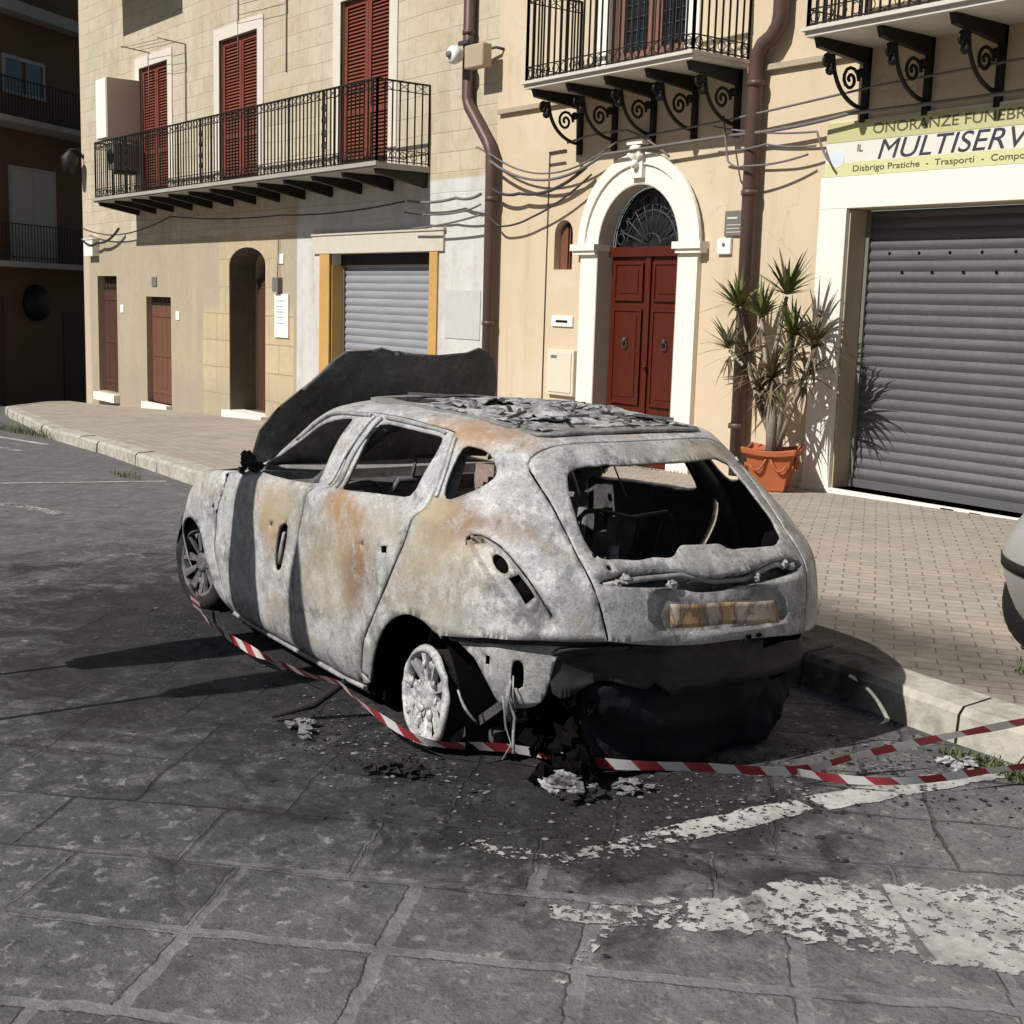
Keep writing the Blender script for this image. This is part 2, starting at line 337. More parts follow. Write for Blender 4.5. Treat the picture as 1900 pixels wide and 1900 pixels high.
def road_mat():
    m = NT('basalt_slab_paving'); p = m.pos()
    nb = m.noise(p, .9, 5, .6); nm = m.noise(p, 5, 6, .65); nf = m.noise(p, 28, 6, .7); nx = m.noise(p, 75, 3, .6)
    wv = m.n('VectorMath'); wv.operation = 'SCALE'; m.set(wv.inputs[0], m.noise(p, 1.6, 3, .6, out=1)); wv.inputs['Scale'].default_value = .10
    wv2 = m.n('VectorMath'); wv2.operation = 'SCALE'; m.set(wv2.inputs[0], m.noise(p, 14, 3, .6, out=1)); wv2.inputs['Scale'].default_value = .034
    a1 = m.n('VectorMath'); a1.operation = 'ADD'; m.set(a1.inputs[0], p); m.set(a1.inputs[1], wv.outputs[0])
    a2 = m.n('VectorMath'); a2.operation = 'ADD'; m.set(a2.inputs[0], a1.outputs[0]); m.set(a2.inputs[1], wv2.outputs[0])
    q = m.map(a2.outputs[0], (1, 1, 1), (.16, .23, 0), (0, 0, R(-45)))
    def slabs(mortar):
        b = m.n('TexBrick'); m.set(b.inputs['Vector'], q); b.inputs['Scale'].default_value = 1; b.offset = .37; b.offset_frequency = 3
        b.inputs['Brick Width'].default_value = .60; b.inputs['Row Height'].default_value = .47; b.inputs['Mortar Size'].default_value = mortar
        b.inputs['Mortar Smooth'].default_value = .35; b.inputs['Color1'].default_value = (0, 0, 0, 1); b.inputs['Color2'].default_value = (1, 1, 1, 1)
        b.inputs['Mortar'].default_value = (.5, .5, .5, 1); return b
    b = slabs(.009); bw = slabs(.029)
    slab = m.sep(b.outputs['Color'])[0]
    c = m.mix(slab, (.040, .041, .0445), (.088, .0895, .094))
    c = m.mix(m.ramp(nm, [(.38, 0), (.66, .5)]), c, (.115, .116, .119))
    c = m.mix(m.ramp(m.noise(m.map(p, (1, 1, 1), (9, 4, 0)), 2.3, 6, .7, .5), [(.50, 0), (.64, .4)]), c, (.15, .15, .15))
    c = m.mix(m.math('MULTIPLY', m.ramp(m.noise(m.map(p, (1, 1, 1), (3, 8, 0)), 9, 6, .75), [(.50, 0), (.60, 1)]), .55), c, (.032, .032, .033))
    rt = m.step(m.math('ADD', m.sep(p)[0], m.math('MULTIPLY', nb, 1.2)), -3.4, -1.8); c = m.mix(m.math('MULTIPLY', rt, m.ramp(nm, [(.3, .25), (.6, .75)])), c, (.20, .198, .19))
    c = m.mix(m.math('MULTIPLY', m.ramp(m.noise(m.map(p, (1, 1, 1), (5, 2, 0)), 3.6, 8, .75, .3), [(.51, 0), (.60, 1)]), .5), c, (.19, .188, .182))
    # pale worn flakes
    fl = m.math('MULTIPLY', m.ramp(m.noise(p, 17, 5, .62, .4), [(.57, 0), (.63, 1)]), m.ramp(nm, [(.38, .15), (.60, .9)]))
    c = m.mix(fl, c, (.30, .295, .28))
    c = m.mix(m.math('MULTIPLY', m.ramp(m.noise(m.map(p, (1, 1, 1), (2, 2, 0)), 42, 4, .7), [(.60, 0), (.68, 1)]), .5), c, (.26, .255, .245))
    c = m.mix(m.math('MULTIPLY', m.ramp(nx, [(.3, 1), (.5, 0)]), .55), c, (.035, .035, .036))
    # joints: pale mortar near the camera, open and dark further off
    d = m.n('VectorMath'); d.operation = 'DISTANCE'; m.set(d.inputs[0], p); d.inputs[1].default_value = (-1.6, 1.4, 0)
    near = m.math('SUBTRACT', 1, m.step(m.math('ADD', d.outputs['Value'], m.math('MULTIPLY', m.math('SUBTRACT', nb, .5), 1.4)), 1.9, 2.9))
    jp = m.math('MULTIPLY', m.math('MULTIPLY', bw.outputs['Fac'], near), m.math('MULTIPLY', m.ramp(nf, [(.30, .35), (.5, 1)]), m.ramp(nm, [(.36, .5), (.50, 1)])))
    jd = m.math('MULTIPLY', m.math('MULTIPLY', b.outputs['Fac'], m.math('SUBTRACT', 1, near)), .85)
    c = m.mix(m.math('MULTIPLY', jp, .8), c, m.mix(nf, (.145, .145, .145), (.27, .268, .262)))
    side = m.ramp(nb, [(.4, 0), (.6, 1)])
    c = m.mix(jd, c, m.mix(m.math('MULTIPLY', side, .5), (.018, .017, .016), (.17, .165, .155)))
    # far off the paving turns to worn grey asphalt-like stone, lighter
    far = m.step(m.math('MULTIPLY', m.sep(p)[0], -1), 7.5, 13)
    c = m.mix(m.math('MULTIPLY', far, .5), c, m.mix(nm, (.10, .098, .099), (.25, .245, .24)))
    # soot, ash and extinguisher powder round the wreck
    s1 = m.blob(p, (-6.4, 3.0, 0), (3.3, 1.65, 5), .55, m.noise(m.map(p, (1, 1, 1), (1, 1, 0)), 2.2, 7, .7, .8), 1.5)
    s2 = m.blob(p, (-3.85, 3.2, 0), (1.3, 1.0, 5), .5, m.noise(m.map(p, (1, 1, 1), (6, 1, 0)), 3.2, 7, .7, .8), 1.3)
    s3n = m.noise(m.map(p, (1.1, .55, 1), (0, 0, 0), (0, 0, R(-12))), 2.6, 9, .78, .3); s3 = m.math('MULTIPLY', m.blob(p, (-5.6, 2.55, 0), (2.4, 1.25, 5), .9, nb, .6), m.ramp(s3n, [(.47, 0), (.54, 1)]))
    s = m.math('MAXIMUM', m.math('MAXIMUM', m.math('MULTIPLY', s1, .95), m.math('MULTIPLY', s2, .95)), m.math('MULTIPLY', s3, .95))
    s = m.math('MULTIPLY', s, m.ramp(nm, [(.3, .7), (.55, 1.0)]))
    c = m.mix(s, c, m.mix(nf, (.005, .005, .005), (.030, .029, .029)))
    ash = m.math('MULTIPLY', m.math('MULTIPLY', s, m.ramp(nf, [(.60, 0), (.68, 1)])), m.ramp(nb, [(.35, .2), (.6, .9)]))
    c = m.mix(m.math('MULTIPLY', ash, .7), c, (.22, .215, .205))
    m.base(c)
    m.rough(m.mix(nm, .62, .85)); m.b.inputs['Specular IOR Level'].default_value = .3
    h = m.math('ADD', m.math('ADD', m.math('MULTIPLY', nm, .9), m.math('MULTIPLY', nf, .45)), m.math('ADD', m.math('MULTIPLY', m.math('MULTIPLY', b.outputs['Fac'], m.math('SUBTRACT', 1, near)), -1.4), m.math('MULTIPLY', m.math('MULTIPLY', bw.outputs['Fac'], near), -.30)))
    m.bump(h, .9, .026); return m.m
M['road'] = road_mat()

def worn_paint(name, lo, hi, sc=22):
    m = NT(name); p = m.pos(); n = m.noise(p, sc, 8, .72); n2 = m.noise(p, 2.0, 4, .6)
    f = m.ramp(m.math('ADD', m.math('MULTIPLY', n, .7), m.math('MULTIPLY', n2, .3)), [(lo, 0), (hi, 1)])
    uv = m.sep(m.co('UV')) ; e = m.math('MULTIPLY', m.math('MULTIPLY', uv[1], m.math('SUBTRACT', 1, uv[1])), 4)
    e = m.step(m.math('ADD', e, m.math('MULTIPLY', m.math('SUBTRACT', m.noise(p, 7, 5, .7), .5), 1.7)), .0, .55)
    nq = m.noise(p, 5, 7, .7); m.base(m.mix(m.ramp(nq, [(.35, 0), (.6, 1)]), (.24, .235, .225), m.mix(m.noise(p, 40, 3), (.38, .375, .36), (.52, .51, .485))))
    tr = m.n('BsdfTransparent'); mx = m.n('MixShader'); m.set(mx.inputs[0], m.ramp(m.math('MULTIPLY', f, e), [(.35, 0), (.6, 1)])); m.t.links.new(tr.outputs[0], mx.inputs[1]); m.t.links.new(m.b.outputs[0], mx.inputs[2])
    m.t.links.new(mx.outputs[0], m.out.inputs[0]); return m.m
M['paint_worn'] = worn_paint('worn_white_road_paint', .475, .52)
M['paint_solid'] = worn_paint('thick_white_road_paint', .43, .47)
M['paint_faint'] = worn_paint('faded_white_road_paint', .50, .56)

def burnt(name, base_mul=1.0, rusts=(), sootlow=.35, whites=(), gen_rust=.5, greys=()):
    m = NT(name); p = m.co(); nb = m.noise(p, 1.6, 5, .6, .2); nm = m.noise(p, 4.2, 9, .72, .15); nf = m.noise(p, 34, 7, .75); nu = m.noise(p, 90, 4, .7); ns = m.noise(m.map(p, (5, 5, .8)), 2, 5, .6)
    k = base_mul
    c = m.mix(m.ramp(nm, [(.34, 0), (.60, 1)]), (.21*k, .21*k, .212*k), (.46*k, .462*k, .46*k))
    c = m.mix(m.math('MULTIPLY', m.ramp(nb, [(.42, 0), (.6, 1)]), .4), c, (.36*k, .352*k, .325*k))
    c = m.mix(m.math('MULTIPLY', m.ramp(m.noise(p, 9, 9, .78, .2), [(.50, 0), (.58, 1)]), .65), c, (.60*k, .595*k, .58*k))
    c = m.mix(m.math('MULTIPLY', m.ramp(m.noise(m.map(p, (1, 1, 1), (5, 5, 5)), 7, 9, .76, .2), [(.53, 0), (.62, 1)]), .7), c, (.13*k, .132*k, .138*k))
    c = m.mix(m.math('MULTIPLY', m.ramp(nu, [(.35, 1), (.5, 0)]), .45), c, (.10*k, .10*k, .10*k))
    c = m.mix(m.math('MULTIPLY', m.ramp(nf, [(.28, 1), (.42, 0)]), .7), c, (.12*k, .118*k, .115*k))
    nr = m.math('MULTIPLY', m.ramp(m.noise(m.map(p, (1, 1, 1), (3, 1, 7)), 3.2, 9, .74, .2), [(.55, 0), (.66, 1)]), gen_rust)
    c = m.mix(nr, c, (.34*k, .22*k, .115*k))
    for (cx, cy, cz, rx, ry, rz, col, am) in rusts:
        f = m.blob(p, (cx, cy, cz), (rx, ry, rz), .8, nm, .9)
        c = m.mix(m.math('MULTIPLY', m.math('MULTIPLY', f, m.ramp(m.noise(m.map(p, (1, 1, 1), (8, 2, 5)), 13, 7, .72, .8), [(.33, .2), (.50, 1)])), am), c, col)
    z = m.sep(p)[2]
    lowf = m.math('MULTIPLY', m.math('SUBTRACT', 1, m.step(m.math('ADD', z, m.math('MULTIPLY', m.math('SUBTRACT', ns, .5), .5)), .15, .42)), sootlow)
    c = m.mix(lowf, c, (.05, .048, .045))
    m.base(c); m.rough(m.mix(nm, .42, .75)); m.b.inputs['Metallic'].default_value = .15; m.b.inputs['Specular IOR Level'].default_value = .4
    m.bump(m.math('ADD', m.math('MULTIPLY', nm, 1), m.math('ADD', m.math('MULTIPLY', nf, .6), m.math('MULTIPLY', nu, .2))), .5, .012); return m.m
ORG = (.37, .215, .10); BRN = (.185, .10, .06); TAN = (.42, .345, .225)
M['burnt'] = burnt('burnt_car_steel', 1.12, [(-.12, .85, 1.10, .32, .5, .11, BRN, 1.0), (.12, .85, 1.12, .35, .5, .08, TAN, .9), (-.05, .85, .98, .42, .5, .14, TAN, .7), (.15, .62, 1.44, .5, .3, .08, ORG, .8), (.0, .85, .78, .4, .5, .2, TAN, .45), (2.9, .9, .95, .4, .4, .2, TAN, .7), (-.60, .80, .84, .10, .2, .10, (.07, .07, .07), .9), (-.50, .80, .92, .07, .2, .08, (.08, .08, .08), .7)])
M['burnt_door'] = burnt('burnt_door_steel', 1.12, [(.80, .9, 1.02, .28, .5, .10, ORG, .9), (.68, .9, .88, .22, .5, .22, ORG, .9), (.62, .9, .72, .17, .5, .20, BRN, .75), (1.62, .9, .84, .22, .5, .20, ORG, .75), (1.62, .9, .92, .35, .5, .2, TAN, .8), (.95, .9, .70, .35, .5, .3, TAN, .6), (.4, .9, 1.0, .3, .5, .12, TAN, .5)])
M['burnt_tail'] = burnt('burnt_tailgate_steel', .92, [(-.35, -.3, 1.36, .2, .25, .05, TAN, .8)], gen_rust=.12, sootlow=0)
M['burnt_inner'] = burnt('sooted_inner_steel', .28, (), .5, gen_rust=.6)
M['ash_sunlit_inner'] = burnt('ash_and_sunlit_steel', .8, (), 0, gen_rust=.4)
M['panel_bare'] = burnt('bare_rear_panel_steel', 1.05, (), 0, gen_rust=.15)
M['rim'] = burnt('molten_alloy', 1.25, (), 0, gen_rust=0)
M['rim_dark'] = burnt('sooted_alloy', .35, (), 0, gen_rust=.2)
M['burnt_roof'] = burnt('burnt_roof_steel', .62, (), 0, gen_rust=.25)
def ash_mat():
    m = NT('crumpled_ash'); p = m.co(); n = m.noise(p, 9, 7, .7, 1); n2 = m.noise(p, 40, 4)
    c = m.ramp(n, [(.34, (.02, .02, .02)), (.42, (.12, .12, .12)), (.50, (.34, .34, .335)), (.62, (.54, .54, .53))])
    m.base(m.mix(m.math('MULTIPLY', n2, .4), c, (.1, .1, .1))); m.bump(n, .8, .03); return m.m
M['ash'] = ash_mat()
def hood_mat():
    m = NT('sooted_bonnet'); p = m.co(); n = m.noise(p, 2.2, 6, .6, .5); n2 = m.noise(p, 12, 5, .6)
    c = m.mix(m.ramp(n, [(.3, 0), (.7, 1)]), (.020, .018, .016), (.19, .175, .145)); c = m.mix(m.math('MULTIPLY', m.ramp(n2, [(.5, 0), (.65, 1)]), .6), c, (.16, .10, .065))
    m.base(c); m.rough(.6); m.bump(m.math('ADD', n, m.math('MULTIPLY', n2, .3)), .4, .02); return m.m
M['hood'] = hood_mat()
def plate_mat():
    m = NT('rusted_plate'); p = m.co(); n = m.noise(m.map(p, (3, 5, 2.2)), 1.7, 8, .7, .3)
    m.base(m.ramp(n, [(.30, (.20, .17, .15)), (.42, (.46, .28, .13)), (.50, (.12, .09, .07)), (.56, (.33, .29, .26)), (.64, (.42, .33, .22)), (.75, (.22, .18, .15))])); m.rough(.7); m.bump(n, .4, .01); return m.m
M['plate'] = plate_mat()
def bumper_mat():
    m = NT('charred_bumper'); p = m.co(); n = m.noise(m.map(p, (1, 1, 2.2)), 5, 8, .72); 
    m.base(m.mix(m.ramp(n, [(.35, 0), (.75, 1)]), (.010, .010, .010), (.060, .057, .053))); m.rough(.55); m.bump(n, .3, .01); return m.m
M['bumper'] = bumper_mat()
def tape_mat():
    m = NT('red_white_tape'); uv = m.sep(m.co('UV'))
    s = m.math('FRACT', m.math('ADD', m.math('DIVIDE', uv[0], .205), m.math('MULTIPLY', uv[1], .22)))
    f = m.math('GREATER_THAN', s, .5); n = m.noise(m.co(), 14, 3)
    m.base(m.mix(m.math('MULTIPLY', n, .25), m.mix(f, (.85, .83, .82), (.42, .012, .028)), (.4, .33, .33))); m.rough(.4)
    return m.m
M['tape'] = tape_mat()
def leaf_mat():
    m = NT('dracaena_leaf'); n = m.noise(m.co(), 5, 4)
    m.base(m.ramp(n, [(.35, (.05, .08, .02)), (.5, (.13, .165, .045)), (.65, (.26, .24, .11))])); m.rough(.5); return m.m
def dry_leaf_mat():
    m = NT('dry_leaf'); n = m.noise(m.co(), 5, 4)
    m.base(m.ramp(n, [(.35, (.08, .055, .035)), (.6, (.20, .15, .09))])); m.rough(.7); return m.m
M['leaf'] = leaf_mat(); M['dry_leaf'] = dry_leaf_mat()
M['grass'] = plain('dry_green_weed', (.10, .12, .05), .8, 0, .5, 9, 0)
M['debris'] = plain('grey_ash', (.17, .168, .165), .95, 0, .8, 20, .4)
# ------------------------------------------------------------------ the setting
def interp(x, xs, ys):
    if x <= xs[0]: return ys[0]
    for i in range(len(xs)-1):
        if x <= xs[i+1]:
            t = (x-xs[i])/(xs[i+1]-xs[i]); return ys[i]*(1-t)+ys[i+1]*t
    return ys[-1]
GX = [-40, -32.2, -27, -22.2, -18.5, -12.5, -9.15, -7, 0]; GZ = [-1.35, -1.0, -.74, -.55, -.41, -.2, -.08, -.02, 0]
def gz(x): return interp(x, GX, GZ)
KX = [-33.6, -31, -28.2, -21.8, -18.5, -14.1, -9, -3.86, -3.35, 2]; KY = [10.3, 8.6, 7.95, 6.75, 6.45, 5.9, 5.45, 5.08, 5.0, 4.75]
def ky(x): return interp(x, KX, KY)
BX = [-33.6, -32.18, -27, -25.2, -22.17, -18.55, -9.15, -7.96, -6.77, 2]; BZ = [-.90, -.85, -.58, -.52, -.39, -.24, .01, .03, .05, .22]
def bz(x): return interp(x, BX, BZ)
def pz(x, y):
    k = ky(x)+.14; t = max(0, min(1, (y-k)/max(.3, 10.95-k))); return (gz(x)+.165)*(1-t)+bz(x)*t
def sheet(xs, ys, zf):
    v = []; f = []; n = len(ys)
    for x in xs:
        for y in ys: v.append((x, y, zf(x, y)))
    for i in range(len(xs)-1):
        for j in range(n-1): f.append((i*n+j, (i+1)*n+j, (i+1)*n+j+1, i*n+j+1))
    return v, f
def frange(a, b, s):
    n = max(1, int(round((b-a)/s))); return [a+(b-a)*i/n for i in range(n+1)]
xs = [-300, -120, -80, -60]+frange(-45, -9, 1)+frange(-8.6, 1, .4)+[6, 20, 60, 200]
ys = [-200, -60, -20, -8]+frange(-4, 6, .4)[:]+[8, 12, 20, 40, 100, 250]
m = MB(); v, f = sheet(xs, ys, lambda x, y: gz(x)); m.add(v, f, True); m.build('road', M['road'], kind='structure')
# pavement sheet and its kerb
m = MB(); v, f = [], []
px = frange(-33.6, 2, .4); n = 9
for x in px:
    k = ky(x)+.26
    for j in range(n):
        y = k+(10.95-k)*j/(n-1); v.append((x, y, pz(x, y)))
for i in range(len(px)-1):
    for j in range(n-1): f.append((i*n+j, (i+1)*n+j, (i+1)*n+j+1, i*n+j+1))
m.add(v, f, True)
m.add([(-33.6, 10.2, gz(-33.6)-.1), (-33.6, 10.95, gz(-33.6)-.1), (-33.6, 10.95, bz(-33.6)), (-33.6, 10.2, bz(-33.6))], [(0, 1, 2, 3)])
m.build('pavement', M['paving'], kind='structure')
m = MB(); x = 2.0; rnd = random.Random(3)
while x > -33.5:            # kerb stones, each a block inside the one kerb
    L = rnd.uniform(.85, 1.15)
    if x > -3.34 and x-L < -3.34: L = x+3.34
    x1 = x; x0 = max(-33.6, x-L+.012); dz = rnd.uniform(-.008, .008); dy = rnd.uniform(-.012, .012)
    vs = []
    for X in (x0, x1):
        K = ky(X)+dy; z = gz(X)
        vs += [(X, K-.005, z-.1), (X, K+.012, z+.13+dz), (X, K+.045, z+.162+dz), (X, K+.262, pz(X, K+.26)+.006+dz), (X, K+.262, z-.1)]
    m.add(vs, [(0, 1, 6, 5), (1, 2, 7, 6), (2, 3, 8, 7), (3, 4, 9, 8), (0, 4, 3, 2, 1), (5, 6, 7, 8, 9)])
    x -= L
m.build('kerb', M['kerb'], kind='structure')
# painted road markings, sheets 4 mm above the paving
def marking(pts, w, mat, name='road_marking'):
    v = []; f = []; uv = []
    P = [Vector((a, b, 0)) for a, b in pts]; d0 = 0
    ws = w if isinstance(w, (list, tuple)) else [w]*len(P)
    for i, p in enumerate(P):
        d = (P[min(i+1, len(P)-1)]-P[max(i-1, 0)]).normalized(); s = Vector((-d.y, d.x, 0))*ws[i]/2
        if i: d0 += (p-P[i-1]).length
        for k, q in ((0, p-s), (1, p+s)): v.append((q.x, q.y, gz(q.x)+.004)); uv.append((d0, k))
    for i in range(len(P)-1): f.append((2*i, 2*i+2, 2*i+3, 2*i+1))
    me = bpy.data.meshes.new(name); me.from_pydata(v, [], f); me.materials.append(mat)
    ul = me.uv_layers.new(name='UVMap')
    for l in me.loops: ul.data[l.index].uv = uv[l.vertex_index]
    return tag(link(bpy.data.objects.new(name, me)), kind='structure')
def seg(a, b, n=8): return [(a[0]+(b[0]-a[0])*i/n, a[1]+(b[1]-a[1])*i/n) for i in range(n+1)]
marking(seg((-3.30, 2.72), (-3.20, 3.85)), [.10, .13, .14, .15, .16, .17, .17, .16, .12], M['paint_worn'])
marking(seg((-3.18, 3.9), (-3.00, 4.95)), .17, M['paint_solid'])
marking([(-3.62, 2.55), (-3.45, 2.62), (-3.32, 2.80), (-3.22, 3.0)], .12, M['paint_faint'])
marking(seg((-3.02, 2.45), (-2.62, 3.02), 6), [.10, .16, .2, .24, .28, .3, .3], M['paint_worn'])
marking(seg((-2.66, 2.96), (-2.40, 3.38), 6), [.25, .4, .5, .55, .58, .6, .62], M['paint_worn'])
marking(seg((-2.36, 3.34), (-1.45, 4.45), 8), .64, M['paint_solid'])
marking(seg((-2.66, 2.2), (-2.95, 2.75), 4), .05, M['paint_faint'])
marking(seg((-15.25, 4.1), (-14.45, 5.8)), .12, M['paint_solid']); marking(seg((-16.5, 3.1), (-13.0, 3.75)), .14, M['paint_worn'])
marking(seg((-13.6, 3.6), (-12.2, 3.9)), .22, M['paint_worn']); marking(seg((-22.8, 6.15), (-20.5, 6.3)), .16, M['paint_solid'])
marking(seg((-24.5, 5.4), (-19.5, 5.6)), .16, M['paint_worn'])

# ------------------------------------------------------------------ walls with openings
WY = 10.95
def arch_pts(x0, x1, zb, zs, zt, n=14):      # closed outline, bottom left, anticlockwise
    c = (x0+x1)/2; r = (x1-x0)/2; pts = [(x0, zb), (x1, zb)]
    for i in range(n+1):
        a = math.pi*i/n; pts.append((c+r*math.cos(a), zs+(zt-zs)*math.sin(a)))
    return pts
def rect(x0, x1, z0, z1): return [(x0, z0), (x1, z0), (x1, z1), (x0, z1)]
def inside(p, poly):
    x, y = p; r = False; n = len(poly)
    for i in range(n):
        x1, y1 = poly[i]; x2, y2 = poly[i-1]
        if (y1 > y) != (y2 > y) and x < (x2-x1)*(y-y1)/(y2-y1)+x1: r = not r
    return r
def wall_mesh(outline, holes, y, depths, mb=None):
    mb = mb or MB(); vs = []; fs = []
    for poly in [outline]+holes:
        b = len(vs); vs += [Vector(p) for p in poly]; fs.append(list(range(b, b+len(poly))))
    edges = [(f[i], f[(i+1) % len(f)]) for f in fs for i in range(len(f))]
    ov, oe, of, *_ = delaunay_2d_cdt(vs, edges, [], 0, 1e-5)
    keep = []
    for f in of:
        c = (sum(ov[i].x for i in f)/len(f), sum(ov[i].y for i in f)/len(f))
        if inside(c, outline) and not any(inside(c, h) for h in holes): keep.append(f)
    mb.add([(p.x, y, p.y) for p in ov], keep)
    for h, d in zip(holes, depths):
        n = len(h); mb.add([(a, y, b) for a, b in h]+[(a, y+d, b) for a, b in h], [(i, (i+1) % n, n+(i+1) % n, n+i) for i in range(n)])
    return mb
def panel(poly, y, mb=None):       # flat fill of an outline
    mb = mb or MB(); mb.add([(a, y, b) for a, b in poly], [tuple(range(len(poly)))]); return mb
def ring(outer, inner, y0, y1, mb=None):     # frame between two outlines of equal length, standing from y1 out to y0
    mb = mb or MB(); n = len(outer)
    v = [(a, y0, b) for a, b in outer]+[(a, y0, b) for a, b in inner]+[(a, y1, b) for a, b in outer]+[(a, y1, b) for a, b in inner]
    f = []
    for i in range(n):
        j = (i+1) % n; f += [(i, j, n+j, n+i), (i, 2*n+i, 2*n+j, j), (n+i, n+j, 3*n+j, 3*n+i)]
    return mb.add(v, f)

# ================================================================== left house
LH = empty('stone_house', (-24, WY, -.4), label='old stone house with a long iron balcony and red brown shutters', cat='house')
def L(o): o.parent = LH; o.matrix_parent_inverse = LH.matrix_world.inverted(); return o
LH.matrix_world  # evaluated below
bpy.context.view_layer.update()
def child(o, par):
    o.parent = par; o.matrix_parent_inverse = par.matrix_world.inverted(); return o
DOORS_UP = [(-28.52, -26.95, 3.86, 6.63), (-24.40, -22.75, 3.86, 6.65), (-19.68, -18.15, 3.86, 6.62)]
d1 = rect(-31.4, -30.12, -.47, 2.24); d2 = rect(-28.32, -26.93, -.5, 1.80); ar = arch_pts(-24.02, -22.45, -.36, 2.45, 2.78); gar = rect(-19.98, -16.88, -.21, 2.62)
ups = [rect(a, b, c, d) for a, b, c, d in DOORS_UP]
wm = wall_mesh([(-32.35, -1.2), (-15.26, -.5), (-15.26, 13), (-32.35, 13)], [d1, d2, ar, gar]+ups, WY, [.22, .25, .75, .30, .16, .16, .16])
wm.add([(-32.35, WY, -1.2), (-32.35, WY, 13), (-32.35, 22, 13), (-32.35, 22, -1.2)], [(0, 1, 2, 3)])
wm.add([(-32.35, WY, 13), (-15.26, WY, 13), (-15.26, 22, 13), (-32.35, 22, 13)], [(0, 1, 2, 3)])
L(wm.build('wall', M['facade_left']))
# upper louvred doors
def shutter_door(x0, x1, z0, z1, y, par, name='shutter_door'):
    c = (x0+x1)/2; f = MB()
    for a, b in ((x0, c-.005), (c+.005, x1)):
        for u0, u1, w0, w1 in ((a, a+.09, z0, z1), (b-.09, b, z0, z1), (a+.09, b-.09, z0, z0+.13), (a+.09, b-.09, z1-.1, z1), (a+.09, b-.09, z0+.95, z0+1.05)):
            f.box(u0, u1, y-.03, y+.03, w0, w1)
        z = z0+.15
        while z < z1-.12:
            if not (z0+.93 < z < z0+1.07):
                f.add([(a+.09, y-.02, z), (b-.09, y-.02, z), (b-.09, y+.02, z+.055), (a+.09, y+.02, z+.055), (a+.09, y-.012, z-.004), (b-.09, y-.012, z-.004)], [(0, 1, 2, 3), (4, 5, 1, 0)])
            z += .058
    f.box(x0, x1, y+.035, y+.045, z0, z1)
    return child(f.build(name, M['louvre']), par)
for i, (a, b, c, d) in enumerate(DOORS_UP):
    shutter_door(a+.01, b-.01, 3.87, d-.01, WY+.09, LH)
    fr = MB(); o = [(a-.24, 3.86), (a, 3.86), (a, d), (b, d), (b, 3.86), (b+.24, 3.86), (b+.24, d+.24), (a-.24, d+.24)]
    for bx in ((a-.24, a, 3.86, d), (b, b+.24, 3.86, d), (a-.24, b+.24, d, d+.22)): fr.box(bx[0], bx[1], WY-.022, WY+.02, bx[2], bx[3])
    L(fr.build('door_frame', plain('pale_lime_frame', (.66, .60, .52), .85, 0, .1) if i == 0 else bpy.data.materials['pale_lime_frame']))
# ground floor doors
def plank_door(poly, y, par, mat, planks=4, transom=None, name='door'):
    xs_ = [p[0] for p in poly]; zs_ = [p[1] for p in poly]; x0, x1, z0, z1 = min(xs_), max(xs_), min(zs_), max(zs_)
    f = MB(); zt = transom or z1
    w = (x1-x0)/planks
    for k in range(planks): f.box(x0+k*w+.006, x0+(k+1)*w-.006, y-.03, y+.02, z0, zt-.004)
    f.box(x0, x1, y+.0, y+.03, z0, z1)
    for z in (z0+.25, (z0+zt)/2, zt-.2): f.box(x0+.05, x1-.05, y-.045, y-.031, z-.05, z+.05)
    d = child(f.build(name, mat, bevel=0), par)
    if transom:
        g = MB().box(x0, x1, y-.035, y-.005, transom, transom+.06).box(x0, x1, y-.03, y+.0, z1-.05, z1)
        for k in range(1, 6): g.box(x0+(x1-x0)*k/6-.008, x0+(x1-x0)*k/6+.008, y-.03, y-.015, transom+.06, z1-.05)
        child(g.build('transom_grille', M['iron']), d)
    return d
plank_door(d1, WY+.19, LH, M['old_door'], 4, 1.93).name = 'door'
plank_door(d2, WY+.16, LH, plain('chestnut_metal_door', (.15, .07, .045), .5, 0, .2), 5, 1.62)
f = panel(ar, WY+.74); L(f.build('passage_dark_sheet', M['black']))  # flat black sheet paints the darkness inside the passage
f = MB()
for k in range(5): f.box(-24.0+k*.31+.006, -24.0+(k+1)*.31-.006, WY+.60, WY+.66, -.36, 2.1)
f.box(-24.02, -22.45, WY+.58, WY+.68, 2.1, 2.2)
L(f.build('arched_door', M['old_door']))
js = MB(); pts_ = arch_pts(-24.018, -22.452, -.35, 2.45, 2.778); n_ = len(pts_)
js.add([(a, WY+.02, b) for a, b in pts_]+[(a, WY+.56, b) for a, b in pts_], [(i, (i+1) % n_, n_+(i+1) % n_, n_+i) for i in range(n_)]); L(js.build('passage_jamb', plain('shaded_jamb_stone', (.13, .115, .085), .95, 0, .4, 5, .5)))  # jamb coloured dark to paint the shade inside the reveal
sl_ = MB()
for a, b, z in ((-31.45, -30.05, -.56), (-24.1, -22.35, -.40), (-28.35, -26.9, -.56)): sl_.box(a, b, WY-.14, WY+.3, z-.12, z+.06)
L(sl_.build('door_step', M['white_stone']))
